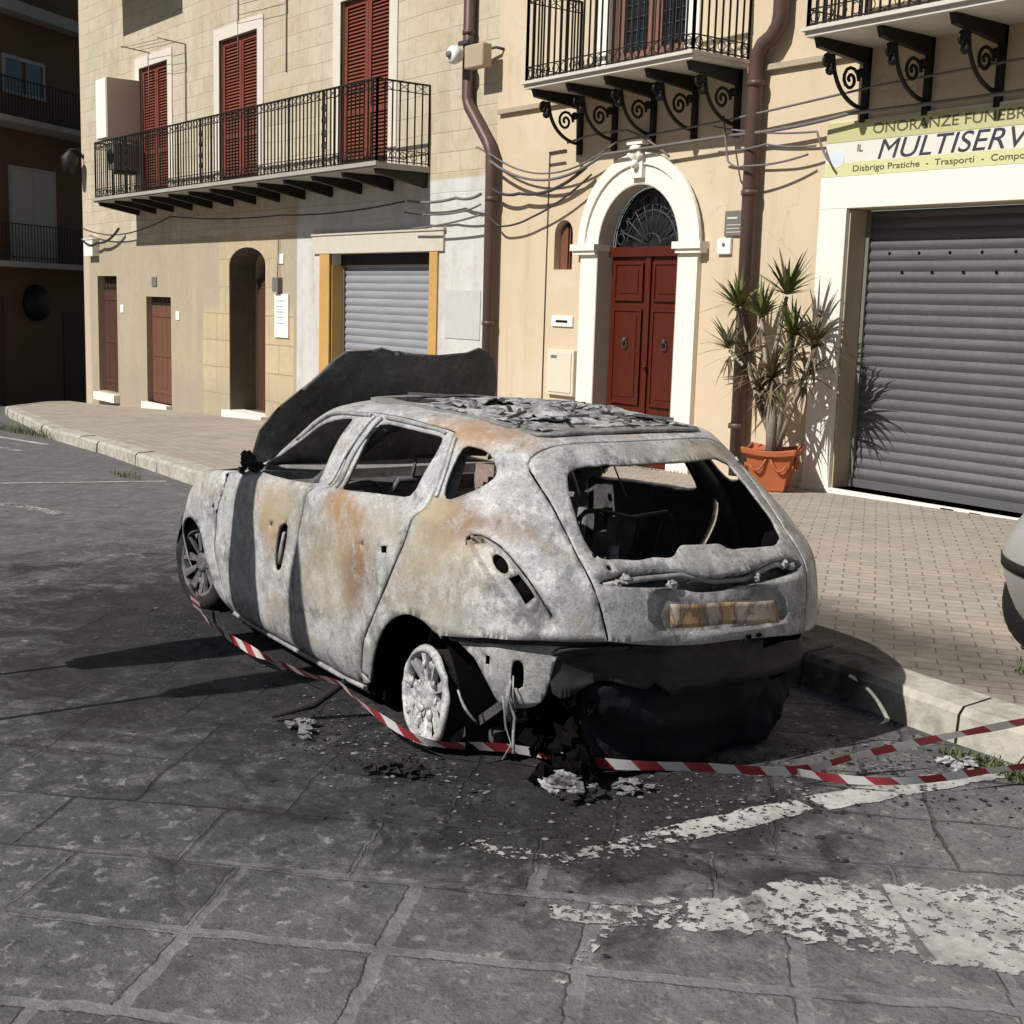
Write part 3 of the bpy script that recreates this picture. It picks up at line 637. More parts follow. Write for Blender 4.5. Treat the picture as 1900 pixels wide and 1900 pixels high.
def roller(x0, x1, z0, z1, y, par, mat, pitch=.11, handle=True, dots=False, name='roller_shutter'):
    f = MB(); z = z0+.09
    f.box(x0, x1, y-.035, y+.02, z0, z0+.085)
    while z < z1:
        zt = min(z1, z+pitch)
        prof = [(0, 0), (-.006, .012), (-.020, .35*pitch), (-.020, .6*pitch), (-.006, pitch-.012), (0, pitch)]
        prof = [(a, min(b, zt-z)) for a, b in prof]; n = len(prof)
        f.add([(x0, y+a, z+b) for a, b in prof]+[(x1, y+a, z+b) for a, b in prof], [(i, i+1, n+i+1, n+i) for i in range(n-1)], True); z = zt
    sh = child(f.build(name, mat), par)
    g = MB().box(x0-.001, x0+.05, y-.05, y-.022, z0, z1).box(x1-.05, x1+.001, y-.05, y-.022, z0, z1); child(g.build('guide_rail', M['grey_box']), sh)
    if handle:
        c = (x0+x1)/2; child(MB().tube([(c-.09, y-.03, z0+.04), (c-.085, y-.09, z0+.05), (c+.085, y-.09, z0+.05), (c+.09, y-.03, z0+.04)], .012).build('handle', M['iron_grey']), sh)
    if dots:
        g = MB()
        for r_, zz in enumerate((2.50, 2.31)):
            k = x0+.30+.17*r_
            while k < x1-.1: g.lathe([(0, -.004), (.016, -.004), (.016, .002)], (k, y-.021, zz), 8, 'y'); k += .36
        child(g.build('ventilation_hole', M['black']), sh)
    return sh
roller(-19.98, -16.88, -.20, 2.50, WY+.28, LH, M['roller_silver'], .125, True)
L(MB().box(-19.98, -16.88, WY+.20, WY+.30, 2.44, 2.62).build('shutter_box', M['soot_and_shade']))  # box coloured near black, painting the lintel's shade above the slats
f = MB().box(-20.32, -19.98, WY-.03, WY+.02, -.27, 2.62).box(-16.88, -16.66, WY-.03, WY+.02, -.2, 2.62)
f.box(-19.979, -19.96, WY+.021, WY+.23, -.2, 2.43).box(-16.90, -16.881, WY+.021, WY+.23, -.2, 2.43)
L(f.build('garage_frame', M['orange_frame']))
L(MB().box(-20.55, -16.50, WY-.04, WY+.02, 2.621, 2.92).box(-20.58, -16.47, WY-.06, WY+.01, 2.921, 2.955).build('lintel', plain('dull_lintel', (.56, .51, .43), .9, 0, .15, 5)))
# long balcony
BALC = empty('balcony', (-22.9, WY, 3.8)); bpy.context.view_layer.update(); child(BALC, LH); bpy.context.view_layer.update()
s_ = MB().box(-28.86, -16.95, WY-.93, WY+.02, 3.77, 3.85).box(-28.90, -16.91, WY-.96, WY-.90, 3.80, 3.862)
child(s_.build('slab', M['slab']), BALC)
s_ = MB()
x = -28.7
while x < -17:
    s_.add([(x-.05, WY-.88, 3.765), (x+.05, WY-.88, 3.765), (x+.05, WY, 3.765), (x-.05, WY, 3.765), (x-.05, WY-.85, 3.70), (x+.05, WY-.85, 3.70), (x+.05, WY, 3.55), (x-.05, WY, 3.55)],
           [(0, 1, 2, 3), (4, 5, 6, 7), (0, 1, 5, 4), (0, 3, 7, 4), (1, 2, 6, 5)]); x += .97
child(s_.build('joist', M['iron']), BALC)
def railing(x0, x1, y0, yw, z0, z1, par, step=.12, r=.0085, orn=(), band=.16, mat=None, low_band=True, left=True):
    f = MB(); mat = mat or M['iron']
    runs = [((x0, y0), (x1, y0)), ((x1, y0), (x1, yw))]+([((x0, y0), (x0, yw))] if left else [])
    for (a, b) in runs:
        A = Vector((a[0], a[1], 0)); B = Vector((b[0], b[1], 0)); D = (B-A); n = max(2, int(D.length/step))
        for zz, w, h in ((z1, .045, .022), (z1-.13, .016, .012), (z0+.03, .018, .014), (z0+.03+band, .016, .012)): f.bar(A+Vector((0, 0, zz)), B+Vector((0, 0, zz)), w, h)
        for i in range(n+1):
            p = A+D*i/n; big = i in (0, n) or i % 12 == 0
            f.bar((p.x, p.y, z0), (p.x, p.y, z1), r*2*(1.7 if big else 1))
        dn = D.normalized()
        if low_band:      # scroll work in the lower band, crosses in the upper one
            k = int(D.length/.16)
            for i in range(k):
                c = A+D*(i+.5)/k; pts = []
                for q in range(9):
                    t = 2*math.pi*q/8; pts.append((c.x+dn.x*.055*math.cos(t), c.y+dn.y*.055*math.cos(t), z0+.03+band/2+.055*math.sin(t)))
                f.tube(pts[:-1], .0065, 4, closed=True)
        k = int(D.length/.24)
        for i in range(k):
            c = A+D*(i+.5)/k; e = dn*.09
            f.bar((c.x-e.x, c.y-e.y, z1-.12), (c.x+e.x, c.y+e.y, z1-.015), .008); f.bar((c.x-e.x, c.y-e.y, z1-.015), (c.x+e.x, c.y+e.y, z1-.12), .008)
    for ox in orn:     # wrought ornament
        zc = (z0+z1)/2+.05
        for dz in (-.28, -.1, .1, .28):
            for sx in (-1, 1):
                pts = [(ox+sx*(.035+.06*math.sin(t)*(.3+.7*t/5)), y0, zc+dz+.075*math.cos(t)*(.4+.6*t/5)) for t in [q*.55 for q in range(10)]]
                f.tube(pts, .011, 5)
        f.bar((ox, y0, z0), (ox, y0, z1), .02)
    return child(f.build('railing', mat), par)
railing(-28.82, -16.99, WY-.90, WY, 3.86, 5.02, BALC, .125, orn=(-27.0, -23.24, -18.58))
# small balcony of the floor above, whose shadow falls on the wall
B2 = empty('balcony', (-27.9, WY, 8.35)); bpy.context.view_layer.update(); child(B2, LH); bpy.context.view_layer.update()
child(MB().box(-29.5, -26.2, WY-.93, WY+.02, 8.30, 8.40).build('slab', M['slab']), B2); railing(-29.45, -26.25, WY-.9, WY, 8.4, 9.4, B2)
# rain pipe between the two houses
PIPE = MB().tube([(-15.86, WY-.10, 13), (-15.86, WY-.10, 4.72), (-15.80, WY-.11, 4.60), (-15.30, WY-.13, 4.08), (-15.20, WY-.13, 3.92), (-15.19, WY-.13, 3.6), (-15.17, WY-.12, -.15)], .085, 14)
for z in (8.5, 6.6, 5.6, 3.3, 1.6, .3): 
    xx = -15.86 if z > 4.6 else -15.18; PIPE.lathe([(.085, -.03), (.097, -.028), (.097, .028), (.085, .03)], (xx, WY-.12 if z < 4 else WY-.10, z), 14)
L(PIPE.build('drainpipe', M['pipe']))

# ================================================================== right house
RH = empty('cream_house', (-8, WY, 0), label='cream plastered house with an arched white doorway and two iron balconies', cat='house')
bpy.context.view_layer.update()
def Rr(o): return child(o, RH)
ARI = arch_pts(-12.94, -11.46, -.10, 2.60, 3.36, 20); nic = arch_pts(-13.90, -13.52, 2.34, 2.80, 2.98, 8)
shop = rect(-9.04, -4.2, .06, 2.94); bd = rect(-12.90, -11.55, 4.60, 7.2)
wm = wall_mesh([(-15.26, -.5), (3, -.3), (3, 13), (-15.26, 13)], [ARI, nic, shop, bd], WY, [.18, .16, .33, .16])
wm.add([(-15.26, WY, 13), (3, WY, 13), (3, 22, 13), (-15.26, 22, 13)], [(0, 1, 2, 3)])
wm.add([(3, WY, -1), (3, WY, 13), (3, 22, 13), (3, 22, -1)], [(0, 1, 2, 3)])
Rr(wm.build('wall', M['plaster_right']))
# white surround of the arched doorway
def arch_open(x0, x1, zb, zs, zt, n=24):
    c = (x0+x1)/2; r = (x1-x0)/2
    return [(x1, zb), (x1, (zb+zs)/2)]+[(c+r*math.cos(math.pi*i/n), zs+(zt-zs)*math.sin(math.pi*i/n)) for i in range(n+1)]+[(x0, (zb+zs)/2), (x0, zb)]
def strip(outer, inner, y0, y1, mb):
    n = len(outer); v = [(a, y0, b) for a, b in outer]+[(a, y0, b) for a, b in inner]+[(a, y1, b) for a, b in outer]+[(a, y1, b) for a, b in inner]; f = []
    for i in range(n-1):
        j = i+1; f += [(i, j, n+j, n+i), (i, 2*n+i, 2*n+j, j), (n+i, n+j, 3*n+j, 3*n+i)]
    return mb.add(v, f)
sr = MB()
strip(arch_open(-13.26, -11.14, -.12, 2.62, 3.66), arch_open(-12.94, -11.46, -.12, 2.60, 3.36), WY-.07, WY+.01, sr)
strip(arch_open(-13.30, -11.10, 2.62, 2.62, 3.72), arch_open(-13.17, -11.23, 2.62, 2.62, 3.58), WY-.10, WY-.06, sr)
for a, b in ((-13.36, -12.93), (-11.47, -11.05)): sr.box(a, b, WY-.12, WY+.16, 2.52, 2.57).box(a-.03, b+.02, WY-.15, WY+.16, 2.57, 2.65)
for a, b in ((-13.30, -12.92), (-11.48, -11.10)): sr.box(a, b, WY-.10, WY+.15, -.12, .22)
Rr(sr.build('door_surround', M['white_stone'], bevel=.006))
strip(arch_open(-12.938, -11.462, -.12, 2.60, 3.358), arch_open(-12.93, -11.47, -.12, 2.60, 3.35), WY+.012, WY+.17, MB())
jm = MB(); strip(arch_open(-12.939, -11.461, -.1, 2.60, 3.359), arch_open(-12.925, -11.475, -.1, 2.60, 3.345), WY-.068, WY+.175, jm); Rr(jm.build('door_jamb', plain('jamb_stone', (.50, .45, .38), .85, 0, .1)))
# shell keystone
ks = MB()
ks.box(-12.34, -12.06, WY-.16, WY, 3.36, 3.70)
for k in range(7):
    a = R(200+k*23.3-0); a = math.pi*(k+.5)/7
    ks.tube([(-12.20+.03*math.cos(a), WY-.17, 3.62), (-12.20+.16*math.cos(a), WY-.20, 3.62+.06+.17*math.sin(a))], [.022, .045], 8)
ks.box(-12.42, -11.98, WY-.20, WY, 3.86, 3.93); ks.ball((-12.20, WY-.2, 3.56), .07, 10)
ks.v = [(-12.2+(x+12.2)*.72, WY+(y-WY)*.8, 3.62+(z-3.62)*.78) for x, y, z in ks.v]
Rr(ks.build('keystone', M['white_stone']))
# panelled double door and fanlight grille
DR = empty('entrance_door', (-12.2, WY+.17, 0)); bpy.context.view_layer.update(); child(DR, RH); bpy.context.view_layer.update()
yd = WY+.17
for s in (-1, 1):
    f = MB(); x0, x1 = (-12.92, -12.205) if s < 0 else (-12.195, -11.48)
    f.box(x0, x1, yd, yd+.05, -.08, 2.50)
    for z0, z1 in ((.02, .55), (.68, 1.85), (1.97, 2.42)):
        f.box(x0+.10, x1-.10, yd-.018, yd-.001, z0, z1)
        for a, b, c, d in ((x0+.09, x1-.09, z0-.012, z0+.02), (x0+.09, x1-.09, z1-.02, z1+.012), (x0+.09, x0+.122, z0+.02, z1-.02), (x1-.122, x1-.09, z0+.02, z1-.02)): f.box(a, b, yd-.034, yd-.0185, c, d)
        f.box(x0+.18, x1-.18, yd-.030, yd-.0185, z0+.08, z1-.08)
    o = child(f.build('door_leaf', M['door_wood'], bevel=.004), DR)
    g = MB().ball(((x0+x1)/2, yd-.05, 1.47), .035, 10).tube([((x0+x1)/2+.045*math.cos(t), yd-.055, 1.42+.05*math.sin(t)) for t in [q*math.pi/5 for q in range(10)]], .008, 6, closed=True)
    child(g.build('door_knocker', M['iron_grey']), o)
child(MB().box(-12.24, -12.16, yd-.03, yd-.001, -.08, 2.5).lathe([(0, -.05), (.022, -.045), (.022, 0)], (-12.17, yd-.03, 1.15), 10, 'y').build('meeting_strip', M['door_wood']), DR)
child(MB().box(-12.93, -11.47, yd-.05, yd+.06, 2.50, 2.62).build('transom', M['door_wood']), DR)
fan = panel(arch_pts(-12.92, -11.48, 2.62, 2.63, 3.34, 20), yd+.05); child(fan.build('fanlight', M['glass_dark']), DR)
g = MB()
for k in range(1, 10):
    a = math.pi*k/10; g.tube([(-12.2+.16*math.cos(a), yd, 2.63+.14*math.sin(a)), (-12.2+.70*math.cos(a), yd, 2.63+.69*math.sin(a))], .009, 5)
for rr, rz in ((.17, .15), (.45, .43), (.69, .69)): g.tube([(-12.2+rr*math.cos(math.pi*q/16), yd, 2.63+rz*math.sin(math.pi*q/16)) for q in range(17)], .009, 5)
for k in range(10):
    a = math.pi*(k+.5)/10; cx, cz = -12.2+.57*math.cos(a), 2.63+.56*math.sin(a); g.tube([(cx+.07*math.cos(t), yd-.005, cz+.07*math.sin(t)) for t in [q*math.pi/4 for q in range(8)]], .008, 4, closed=True)
child(g.build('fanlight_grille', M['iron_grey']), DR)
# niche window, string course, pilaster line
nw = panel(nic, WY+.15); w = Rr(nw.build('niche_window', M['glass_dark'])); child(MB().box(-13.72, -13.70, WY+.11, WY+.14, 2.34, 2.96).box(-13.89, -13.74, WY+.10, WY+.14, 2.34, 2.9).build('niche_shutter', M['wood_brown']), w)
bc = MB().box(-15.2, -13.62, WY-.06, WY+.01, 4.44, 4.50).box(-10.55, -9.1, WY-.06, WY+.01, 4.44, 4.50); Rr(bc.build('string_course', plain('course_plaster', (.40, .33, .25), .9, 0, .1)))
# shop front
sf = MB().box(-9.40, -9.04, WY-.05, WY+.02, -.02, 2.94).box(-9.40, 0, WY-.05, WY+.02, 2.941, 3.26)
sf.box(-9.42, 0, WY-.07, WY+.32, -.1, .06)
Rr(sf.build('shop_surround', M['white_stone'], bevel=.006))
Rr(MB().box(-9.035, -9.02, WY+.0, WY+.31, .06, 2.93).build('shop_reveal', plain('reveal_plaster', (.44, .36, .25), .85, 0, .15)))
roller(-9.02, -4.2, .065, 2.93, WY+.30, RH, M['roller_grey'], .108, True, True)
hasp = MB().box(-7.62, -7.48, WY-.085, WY-.07, -.03, .05).box(-7.3, -7.18, WY-.085, WY-.07, -.03, .05); Rr(hasp.build('floor_lock', M['iron']))
# balconies
def scroll_bracket(x, z, d, h, mb):
    y1 = WY; t = .035
    mb.box(x-t, x+t, y1-.05, y1, z-h, z)                    # wall bar
    mb.add([(x-t, y1-d, z), (x+t, y1-d, z), (x+t, y1, z), (x-t, y1, z), (x-t, y1-d+.04, z-.09), (x+t, y1-d+.04, z-.09), (x+t, y1, z-.17), (x-t, y1, z-.17)], [(0, 1, 2, 3), (4, 5, 6, 7), (0, 1, 5, 4), (0, 3, 7, 4), (1, 2, 6, 5)])
    pts = [(x, y1-d*.80+.0, z-.15)]
    for q in range(13):
        a = R(180+q*7.5); pts.append((x, y1-.04+(d*.62)*math.cos(a), z-.14-(h*.62)*abs(math.sin(a))))
    mb.tube(pts, .022, 6)
    for cy, cz, r0 in ((y1-.27, z-.33, .13), (y1-d*.78, z-.20, .075)):
        mb.tube([(x, cy+r0*(1-q/22)*math.cos(q*.55), cz+r0*(1-q/22)*math.sin(q*.55)) for q in range(20)], .018, 5)
    mb.ball((x, y1-d*.72, z-.28), .05, 8); mb.ball((x, y1-.12, z-.25), .05, 8)
def balcony(x0, x1, z, bxs, door=None, orn=()):
    B = empty('balcony', ((x0+x1)/2, WY, z)); bpy.context.view_layer.update(); child(B, RH); bpy.context.view_layer.update()
    child(MB().box(x0, x1, WY-.86, WY+.02, z, z+.05).box(x0-.03, x1+.03, WY-.90, WY+.015, z+.0505, z+.085).build('slab', plain('pale_marble_slab', (.60, .57, .50), .7, 0, .1) if 'pale_marble_slab' not in bpy.data.materials else bpy.data.materials['pale_marble_slab']), B)
    for bx in bxs:
        f = MB(); scroll_bracket(bx, z-.002, .80, .72, f); child(f.build('bracket', M['iron']), B)
    railing(x0+.02, x1-.02, WY-.84, WY, z+.086, z+1.15, B, .105, orn=orn, band=.14)
    return B
balcony(-13.52, -10.56, 4.50, (-13.42, -12.75, -12.05, -11.35, -10.68), orn=())
balcony(-9.02, -3.6, 4.50, (-8.92, -8.18, -7.40, -6.6, -5.8, -5.0))
# balcony door: brown frame, dark panes with bars
BD = empty('balcony_door', (-12.22, WY+.12, 4.6)); bpy.context.view_layer.update(); child(BD, RH); bpy.context.view_layer.update()
f = MB(); yy = WY+.12
for a, b in ((-12.89, -12.23), (-12.21, -11.56)):
    for q in ((a, a+.11, 4.6, 7.2), (b-.11, b, 4.6, 7.2), (a+.11, b-.11, 4.6, 4.95), (a+.11, b-.11, 7.05, 7.2)): f.box(q[0], q[1], yy-.03, yy+.03, q[2], q[3])
child(f.build('frame', plain('faded_brown_wood', (.20, .10, .07), .6, 0, .2)), BD)
child(MB().box(-12.79, -11.66, yy+.01, yy+.02, 4.94, 7.06).build('pane', M['glass_dark']), BD)
g = MB()
for a, b in ((-12.78, -12.34), (-12.10, -11.67)):
    for k in range(1, 4): g.box(a+(b-a)*k/4-.005, a+(b-a)*k/4+.005, yy-.012, yy, 4.95, 7.05)
    for k in range(14): g.box(a, b, yy-.014, yy-.002, 5.05+k*.15, 5.06+k*.15)
child(g.build('window_grille', M['iron_grey']), BD)
f = MB()
for q in ((-13.12, -12.90, 4.6, 7.2), (-11.55, -11.33, 4.6, 7.2)): f.box(q[0], q[1], WY-.05, WY+.02, q[2], q[3])
Rr(f.build('balcony_door_surround', M['white_stone']))
P2 = MB().tube([(-10.02, WY-.13, 13), (-10.02, WY-.13, 4.98), (-10.04, WY-.13, 4.86), (-10.12, WY-.13, 4.76), (-10.24, WY-.13, 4.70), (-10.31, WY-.13, 4.60), (-10.33, WY-.13, 4.45), (-10.30, WY-.12, .04)], .085, 14)
for z in (6.2, 5.3, 4.3, 3.15, 1.9, .6): P2.lathe([(.085, -.03), (.097, -.028), (.097, .028), (.085, .03)], (-10.02 if z > 5 else -10.32+.0, WY-.13, z), 14)
Rr(P2.build('drainpipe', M['pipe']))

# ------------------------------------------------------------------ things on the walls
def wall_thing(o, label, cat, group=None): return tag(o, label=label, cat=cat, group=group)
def text_mesh(body, size, loc, mat, par, name='lettering', shear=0, extrude=.002, width=None, bold=0):
    cu = bpy.data.curves.new(name, 'FONT'); cu.body = body; cu.size = size; cu.shear = shear; cu.extrude = extrude; cu.offset = bold
    t = bpy.data.objects.new(name, cu); link(t); bpy.context.view_layer.update()
    me = bpy.data.meshes.new_from_object(t.evaluated_get(bpy.context.evaluated_depsgraph_get())); bpy.data.objects.remove(t)
    o = bpy.data.objects.new(name, me); link(o)
    if width:
        w = max(v.co.x for v in me.vertices)-min(v.co.x for v in me.vertices)
        for v in me.vertices: v.co.x *= width/w
    o.rotation_euler = (R(90), 0, 0); o.location = loc; me.materials.clear(); me.materials.append(mat)
    bpy.context.view_layer.update(); child(o, par); return o
SG = empty('shop_sign', (-7, WY-.05, 3.24), label='yellow and white shop sign over the grey roller shutter', cat='sign'); bpy.context.view_layer.update()
f = MB().box(-9.36, -2.6, WY-.045, WY, 3.262, 3.80)
f.v = [(x, y, z+(0.0 if z < 3.5 else .012*(x+9.36))) for x, y, z in f.v]
child(f.build('board', plain('sign_white', (.68, .67, .60), .5, 0, .04)), SG)
child(MB().box(-9.355, -2.6, WY-.049, WY-.046, 3.262, 3.40).build('lower_band', plain('sign_yellow', (.62, .61, .33), .5, 0, .05)), SG)
child(MB().box(-9.355, -2.6, WY-.049, WY-.046, 3.605, 3.80).build('upper_band', plain('sign_olive', (.50, .49, .25), .5, 0, .05)), SG)
child(MB().lathe([(0, -.004), (.085, -.004), (.087, 0)], (-9.2, WY-.0465, 3.44), 24, 'y', False).build('emblem', plain('sign_pale_blue', (.62, .68, .74), .5, 0, .1)), SG)
ink = plain('sign_ink', (.05, .04, .06), .6, 0, .1); ink2 = plain('sign_ink_brown', (.10, .09, .05), .6, 0, .1)
text_mesh('ONORANZE FUNEBRI', .14, (-8.78, WY-.051, 3.66), ink2, SG, width=1.72)
text_mesh('IL', .10, (-8.96, WY-.051, 3.50), ink2, SG)
text_mesh('MULTISERVIZI', .27, (-8.72, WY-.047, 3.410), ink, SG, shear=.25, width=2.02)
text_mesh('Disbrigo Pratiche  -  Trasporti  -  Composizioni Floreali', .085, (-9.0, WY-.051, 3.305), ink2, SG, width=2.6)

def boxthing(name, dims, mat, label, cat, extra=None, bevel=.008):
    o = MB().box(*dims).build(name, mat, bevel=bevel, label=label, cat=cat); return o
o = boxthing('wall_plaque', (-10.78, -10.46, WY-.03, WY, 2.70, 2.98), M['grey_box'], 'dark grey square plaque between the white arch and the drainpipe', 'plaque')
child(MB().box(-10.74, -10.58, WY-.0325, WY-.0305, 2.89, 2.91).build('printed_line', M['cream_box']), o)
for k in range(3): child(MB().box(-10.74, -10.52-.03*(k % 2), WY-.0325, WY-.0305, 2.82-.04*k, 2.828-.04*k).build('printed_line', M['cream_box']), o)
DB = empty('doorbell_box', (-10.76, WY, 2.6), label='small white doorbell box below the grey plaque', cat='doorbell'); bpy.context.view_layer.update()
child(MB().box(-10.87, -10.66, WY-.04, WY, 2.50, 2.68).build('housing', M['white_paint'], bevel=.01), DB); child(MB().lathe([(0, -.05), (.02, -.05), (.02, 0)], (-10.765, WY-.001, 2.61), 12, 'y').build('button', M['grey_box']), DB)
LB = empty('letter_slot', (-13.65, WY, 1.66), label='narrow cream letter slot plate left of the arched door', cat='letterbox'); bpy.context.view_layer.update()
child(MB().box(-13.88, -13.44, WY-.025, WY, 1.60, 1.74).build('plate', M['white_paint'], bevel=.006), LB); child(MB().box(-13.78, -13.54, WY-.032, WY-.0255, 1.655, 1.685).build('slot', M['iron']), LB)
MBX = empty('meter_cabinet', (-13.6, WY, 1.0), label='cream meter cabinet low on the wall left of the arched door', cat='cabinet'); bpy.context.view_layer.update()
child(MB().box(-13.90, -13.34, WY-.06, WY, .70, 1.30).build('cabinet_body', M['cream_box'], bevel=.01), MBX); child(MB().box(-13.86, -13.38, WY-.072, WY-.061, .74, 1.26).build('cabinet_door', M['cream_box'], bevel=.005), MBX)
child(MB().box(-13.80, -13.68, WY-.078, WY-.073, 1.19, 1.225).build('cabinet_label', M['grey_box']), MBX)
o = MB().tube([(-14.05, WY-.012, 3.85), (-14.05, WY-.012, .05)], .007, 6).bar((-14.05, WY-.02, 3.85), (-13.70, WY-.02, 3.86), .02).bar((-14.05, WY-.02, 3.70), (-13.70, WY-.02, 3.71), .014).build('conduit', M['cable_dark'], label='thin grey conduit with two short arms running down the cream wall', cat='conduit')
# siren lamp on the drainpipe
LMP = empty('wall_lamp', (-15.8, WY-.25, 5.28), label='round white lamp on an arm in front of the drainpipe bend', cat='lamp'); bpy.context.view_layer.update()
child(MB().lathe([(.0, -.10), (.09, -.10), (.125, -.06), (.125, 0), (.08, .08), (.05, .10)], (-15.86, WY-.32, 5.27), 20, 'y').build('lamp_housing', M['white_paint']), LMP)
child(MB().lathe([(0, -.03), (.045, -.03), (.05, 0)], (-15.86, WY-.425, 5.27), 14, 'y').build('lens', M['grey_box']), LMP)
child(MB().tube([(-15.86, WY-.22, 5.27), (-15.86, WY-.19, 5.3), (-15.2, WY-.1, 5.32), (-15.15, WY, 5.3)], .02, 6).bar((-15.95, WY-.2, 5.45), (-15.70, WY-.2, 5.45), .05).build('lamp_arm', M['iron_grey']), LMP)
child(MB().box(-15.62, -15.18, WY-.34, WY-.18, 5.05, 5.36).build('lamp_box', plain('tan_metal', (.42, .34, .24), .6, 0, .1), bevel=.02), LMP)
# left house fixtures
CB = empty('balcony_cabinet', (-28.6, WY-.4, 3.86), label='tall white cabinet standing at the left end of the long balcony', cat='cabinet'); bpy.context.view_layer.update()
child(MB().box(-29.15, -28.50, WY-.74, WY, 5.12, 6.38).build('cabinet_body', plain('cabinet_shaded_white', (.56, .50, .40), .6, 0, .05), bevel=.01), CB); child(MB().box(-29.13, -28.52, WY-.755, WY-.741, 5.14, 6.36).build('cabinet_door', M['white_paint']), CB)  # body tinted beige to paint the shaded side of the white cabinet
child(MB().bar((-29.0, WY-.4, 5.11), (-29.0, WY-.02, 4.8), .03).bar((-28.6, WY-.4, 5.11), (-28.6, WY-.02, 4.8), .03).build('support', M['iron']), CB)
AC = empty('air_conditioner', (-28.6, WY-.3, 4.4), label='dark air conditioner box behind the railing at the balcony end', cat='air conditioner'); bpy.context.view_layer.update()
child(MB().box(-28.82, -28.44, WY-.62, WY-.1, 4.48, 5.04).build('housing', M['grey_box'], bevel=.01), AC); child(MB().lathe([(0, -.02), (.15, -.02), (.16, 0)], (-28.63, WY-.621, 4.76), 20, 'y').build('fan_grille', M['iron']), AC)
child(MB().box(-28.80, -28.46, WY-.5, WY-.1, 4.40, 4.479).build('foot', M['iron']), AC)
o = MB().box(-31.85, -31.25, WY-.16, WY, 2.70, 3.08).box(-31.88, -31.22, WY-.18, WY+.0, 3.081, 3.10).build('junction_box', M['white_paint'], label='bright white box high on the left corner of the stone house', cat='box')
NB = empty('notice_board', (-21.75, WY, 1.5), label='white notice sheet on the wall between the dark arch and the garage', cat='notice'); bpy.context.view_layer.update()
child(MB().box(-22.02, -21.48, WY-.03, WY, 1.15, 1.93).build('board', M['white_paint']), NB)
for k, zz in enumerate((1.80, 1.70, 1.60, 1.50, 1.40)): child(MB().box(-21.95, -21.62-.05*(k % 2), WY-.034, WY-.031, zz, zz+.018).build('printed_line', plain('pale_blue_ink', (.42, .48, .60), .6, 0, .05) if 'pale_blue_ink' not in bpy.data.materials else bpy.data.materials['pale_blue_ink']), NB)
o = MB().box(-21.98, -21.76, WY-.10, WY, 1.96, 2.22).tube([(-21.86, WY-.05, 2.22), (-21.86, WY-.03, 2.9)], .012, 6).build('electric_meter', M['grey_box'], bevel=.01, label='small grey electric meter above the white notice sheet', cat='meter')
def house_number(x, z, lab, t, w=.13):
    o = MB().box(x-w, x+w, WY-.02, WY, z-.09, z+.09).build('ceramic_tile', M['white_paint'], bevel=.01, label=lab, cat='tile'); return o
house_number(-29.78, 1.50, 'small white tile on the wall between the two narrow doors of the stone house', '51', .1)
house_number(-26.55, 1.42, 'small white tile on the wall right of the low brown door', '49', .1)
house_number(-21.82, 2.55, 'white tile above the electric meter', '47', .12)
o = MB().box(-27.95, -27.68, WY-.02, WY, 2.02, 2.22).box(-27.9, -27.86, WY-.022, WY-.021, 2.05, 2.19).build('vent_grille', M['grey_box'], label='small grey vent above the low brown door', cat='vent')
o = MB().box(-16.45, -15.55, WY-.012, WY, 1.35, 2.05).build('painted_panel', plain('worn_grey_plaster_patch', (.50, .50, .485), .95, 0, .12, 9), label='faint grey square patch on the white wall right of the garage', cat='panel')
SL = empty('street_lamp', (-32.2, WY, 5), label='black wall lantern on the left corner of the stone house', cat='street lamp'); bpy.context.view_layer.update()
child(MB().tube([(-32.2, WY, 5.0), (-32.2, WY-.12, 5.2), (-32.2, WY-.32, 5.18)], .03, 6).build('bracket', M['iron']), SL); child(MB().lathe([(0, .2), (.2, .0), (.14, -.35), (.05, -.4), (0, -.4)], (-32.2, WY-.34, 5.0), 10).build('lantern', M['iron']), SL)
# cables
def cable(pts, r, label, mat='cable', sag=0, n=14, group='cables strung along the house fronts'):
    P = []
    for i in range(len(pts)-1):
        a = Vector(pts[i]); b = Vector(pts[i+1]); s = sag[i] if isinstance(sag, (list, tuple)) else sag
        for k in range(n):
            t = k/n; q = a.lerp(b, t); q.z -= 4*s*t*(1-t); P.append(q)
    P.append(Vector(pts[-1])); return MB().tube(P, r, 6).build('overhead_cable', M[mat], label=label, cat='cable', group=group)
y_ = WY-.16
cable([(-15.5, y_-.02, 4.02), (-15.05, y_-.05, 3.86), (-12.55, y_, 3.86), (-10.5, y_, 3.96), (-8.6, y_, 4.10), (-3, y_, 4.3)], .013, 'uppermost cable, sagging from the pipe bend past the keystone to the right', sag=[0, .30, .0, .0, .0])
cable([(-15.12, y_-.05, 3.80), (-12.75, y_-.03, 3.72), (-10.6, y_, 3.78), (-9.0, y_, 3.86), (-3, y_, 4.05)], .019, 'thick cable sagging from the pipe and passing just over the arch', sag=[.28, .0, .03, .05])
cable([(-15.1, y_-.05, 3.44), (-14.5, y_, 3.34), (-13.1, y_, 3.60)], .022, 'cable bundle climbing from the pipe clamp to the white arch', 'cable_dark', sag=[.05, .12])
cable([(-15.1, y_-.05, 3.05), (-14.9, y_, 2.92), (-14.2, y_, 3.02), (-13.0, y_, 3.50)], .014, 'lower thin cable from the pipe to the left side of the arch', 'cable_dark', sag=[.02, .03, .05])
cable([(-17.3, y_, 3.36), (-16.0, y_, 3.35), (-15.25, y_-.1, 3.36)], .022, 'thick cable on the white wall right of the long balcony', sag=.04)
cable([(-17.4, y_, 3.20), (-16.2, y_, 3.14), (-15.25, y_-.1, 3.22)], .014, 'thin cable on the white wall, middle of the three beside the pipe', sag=.03)
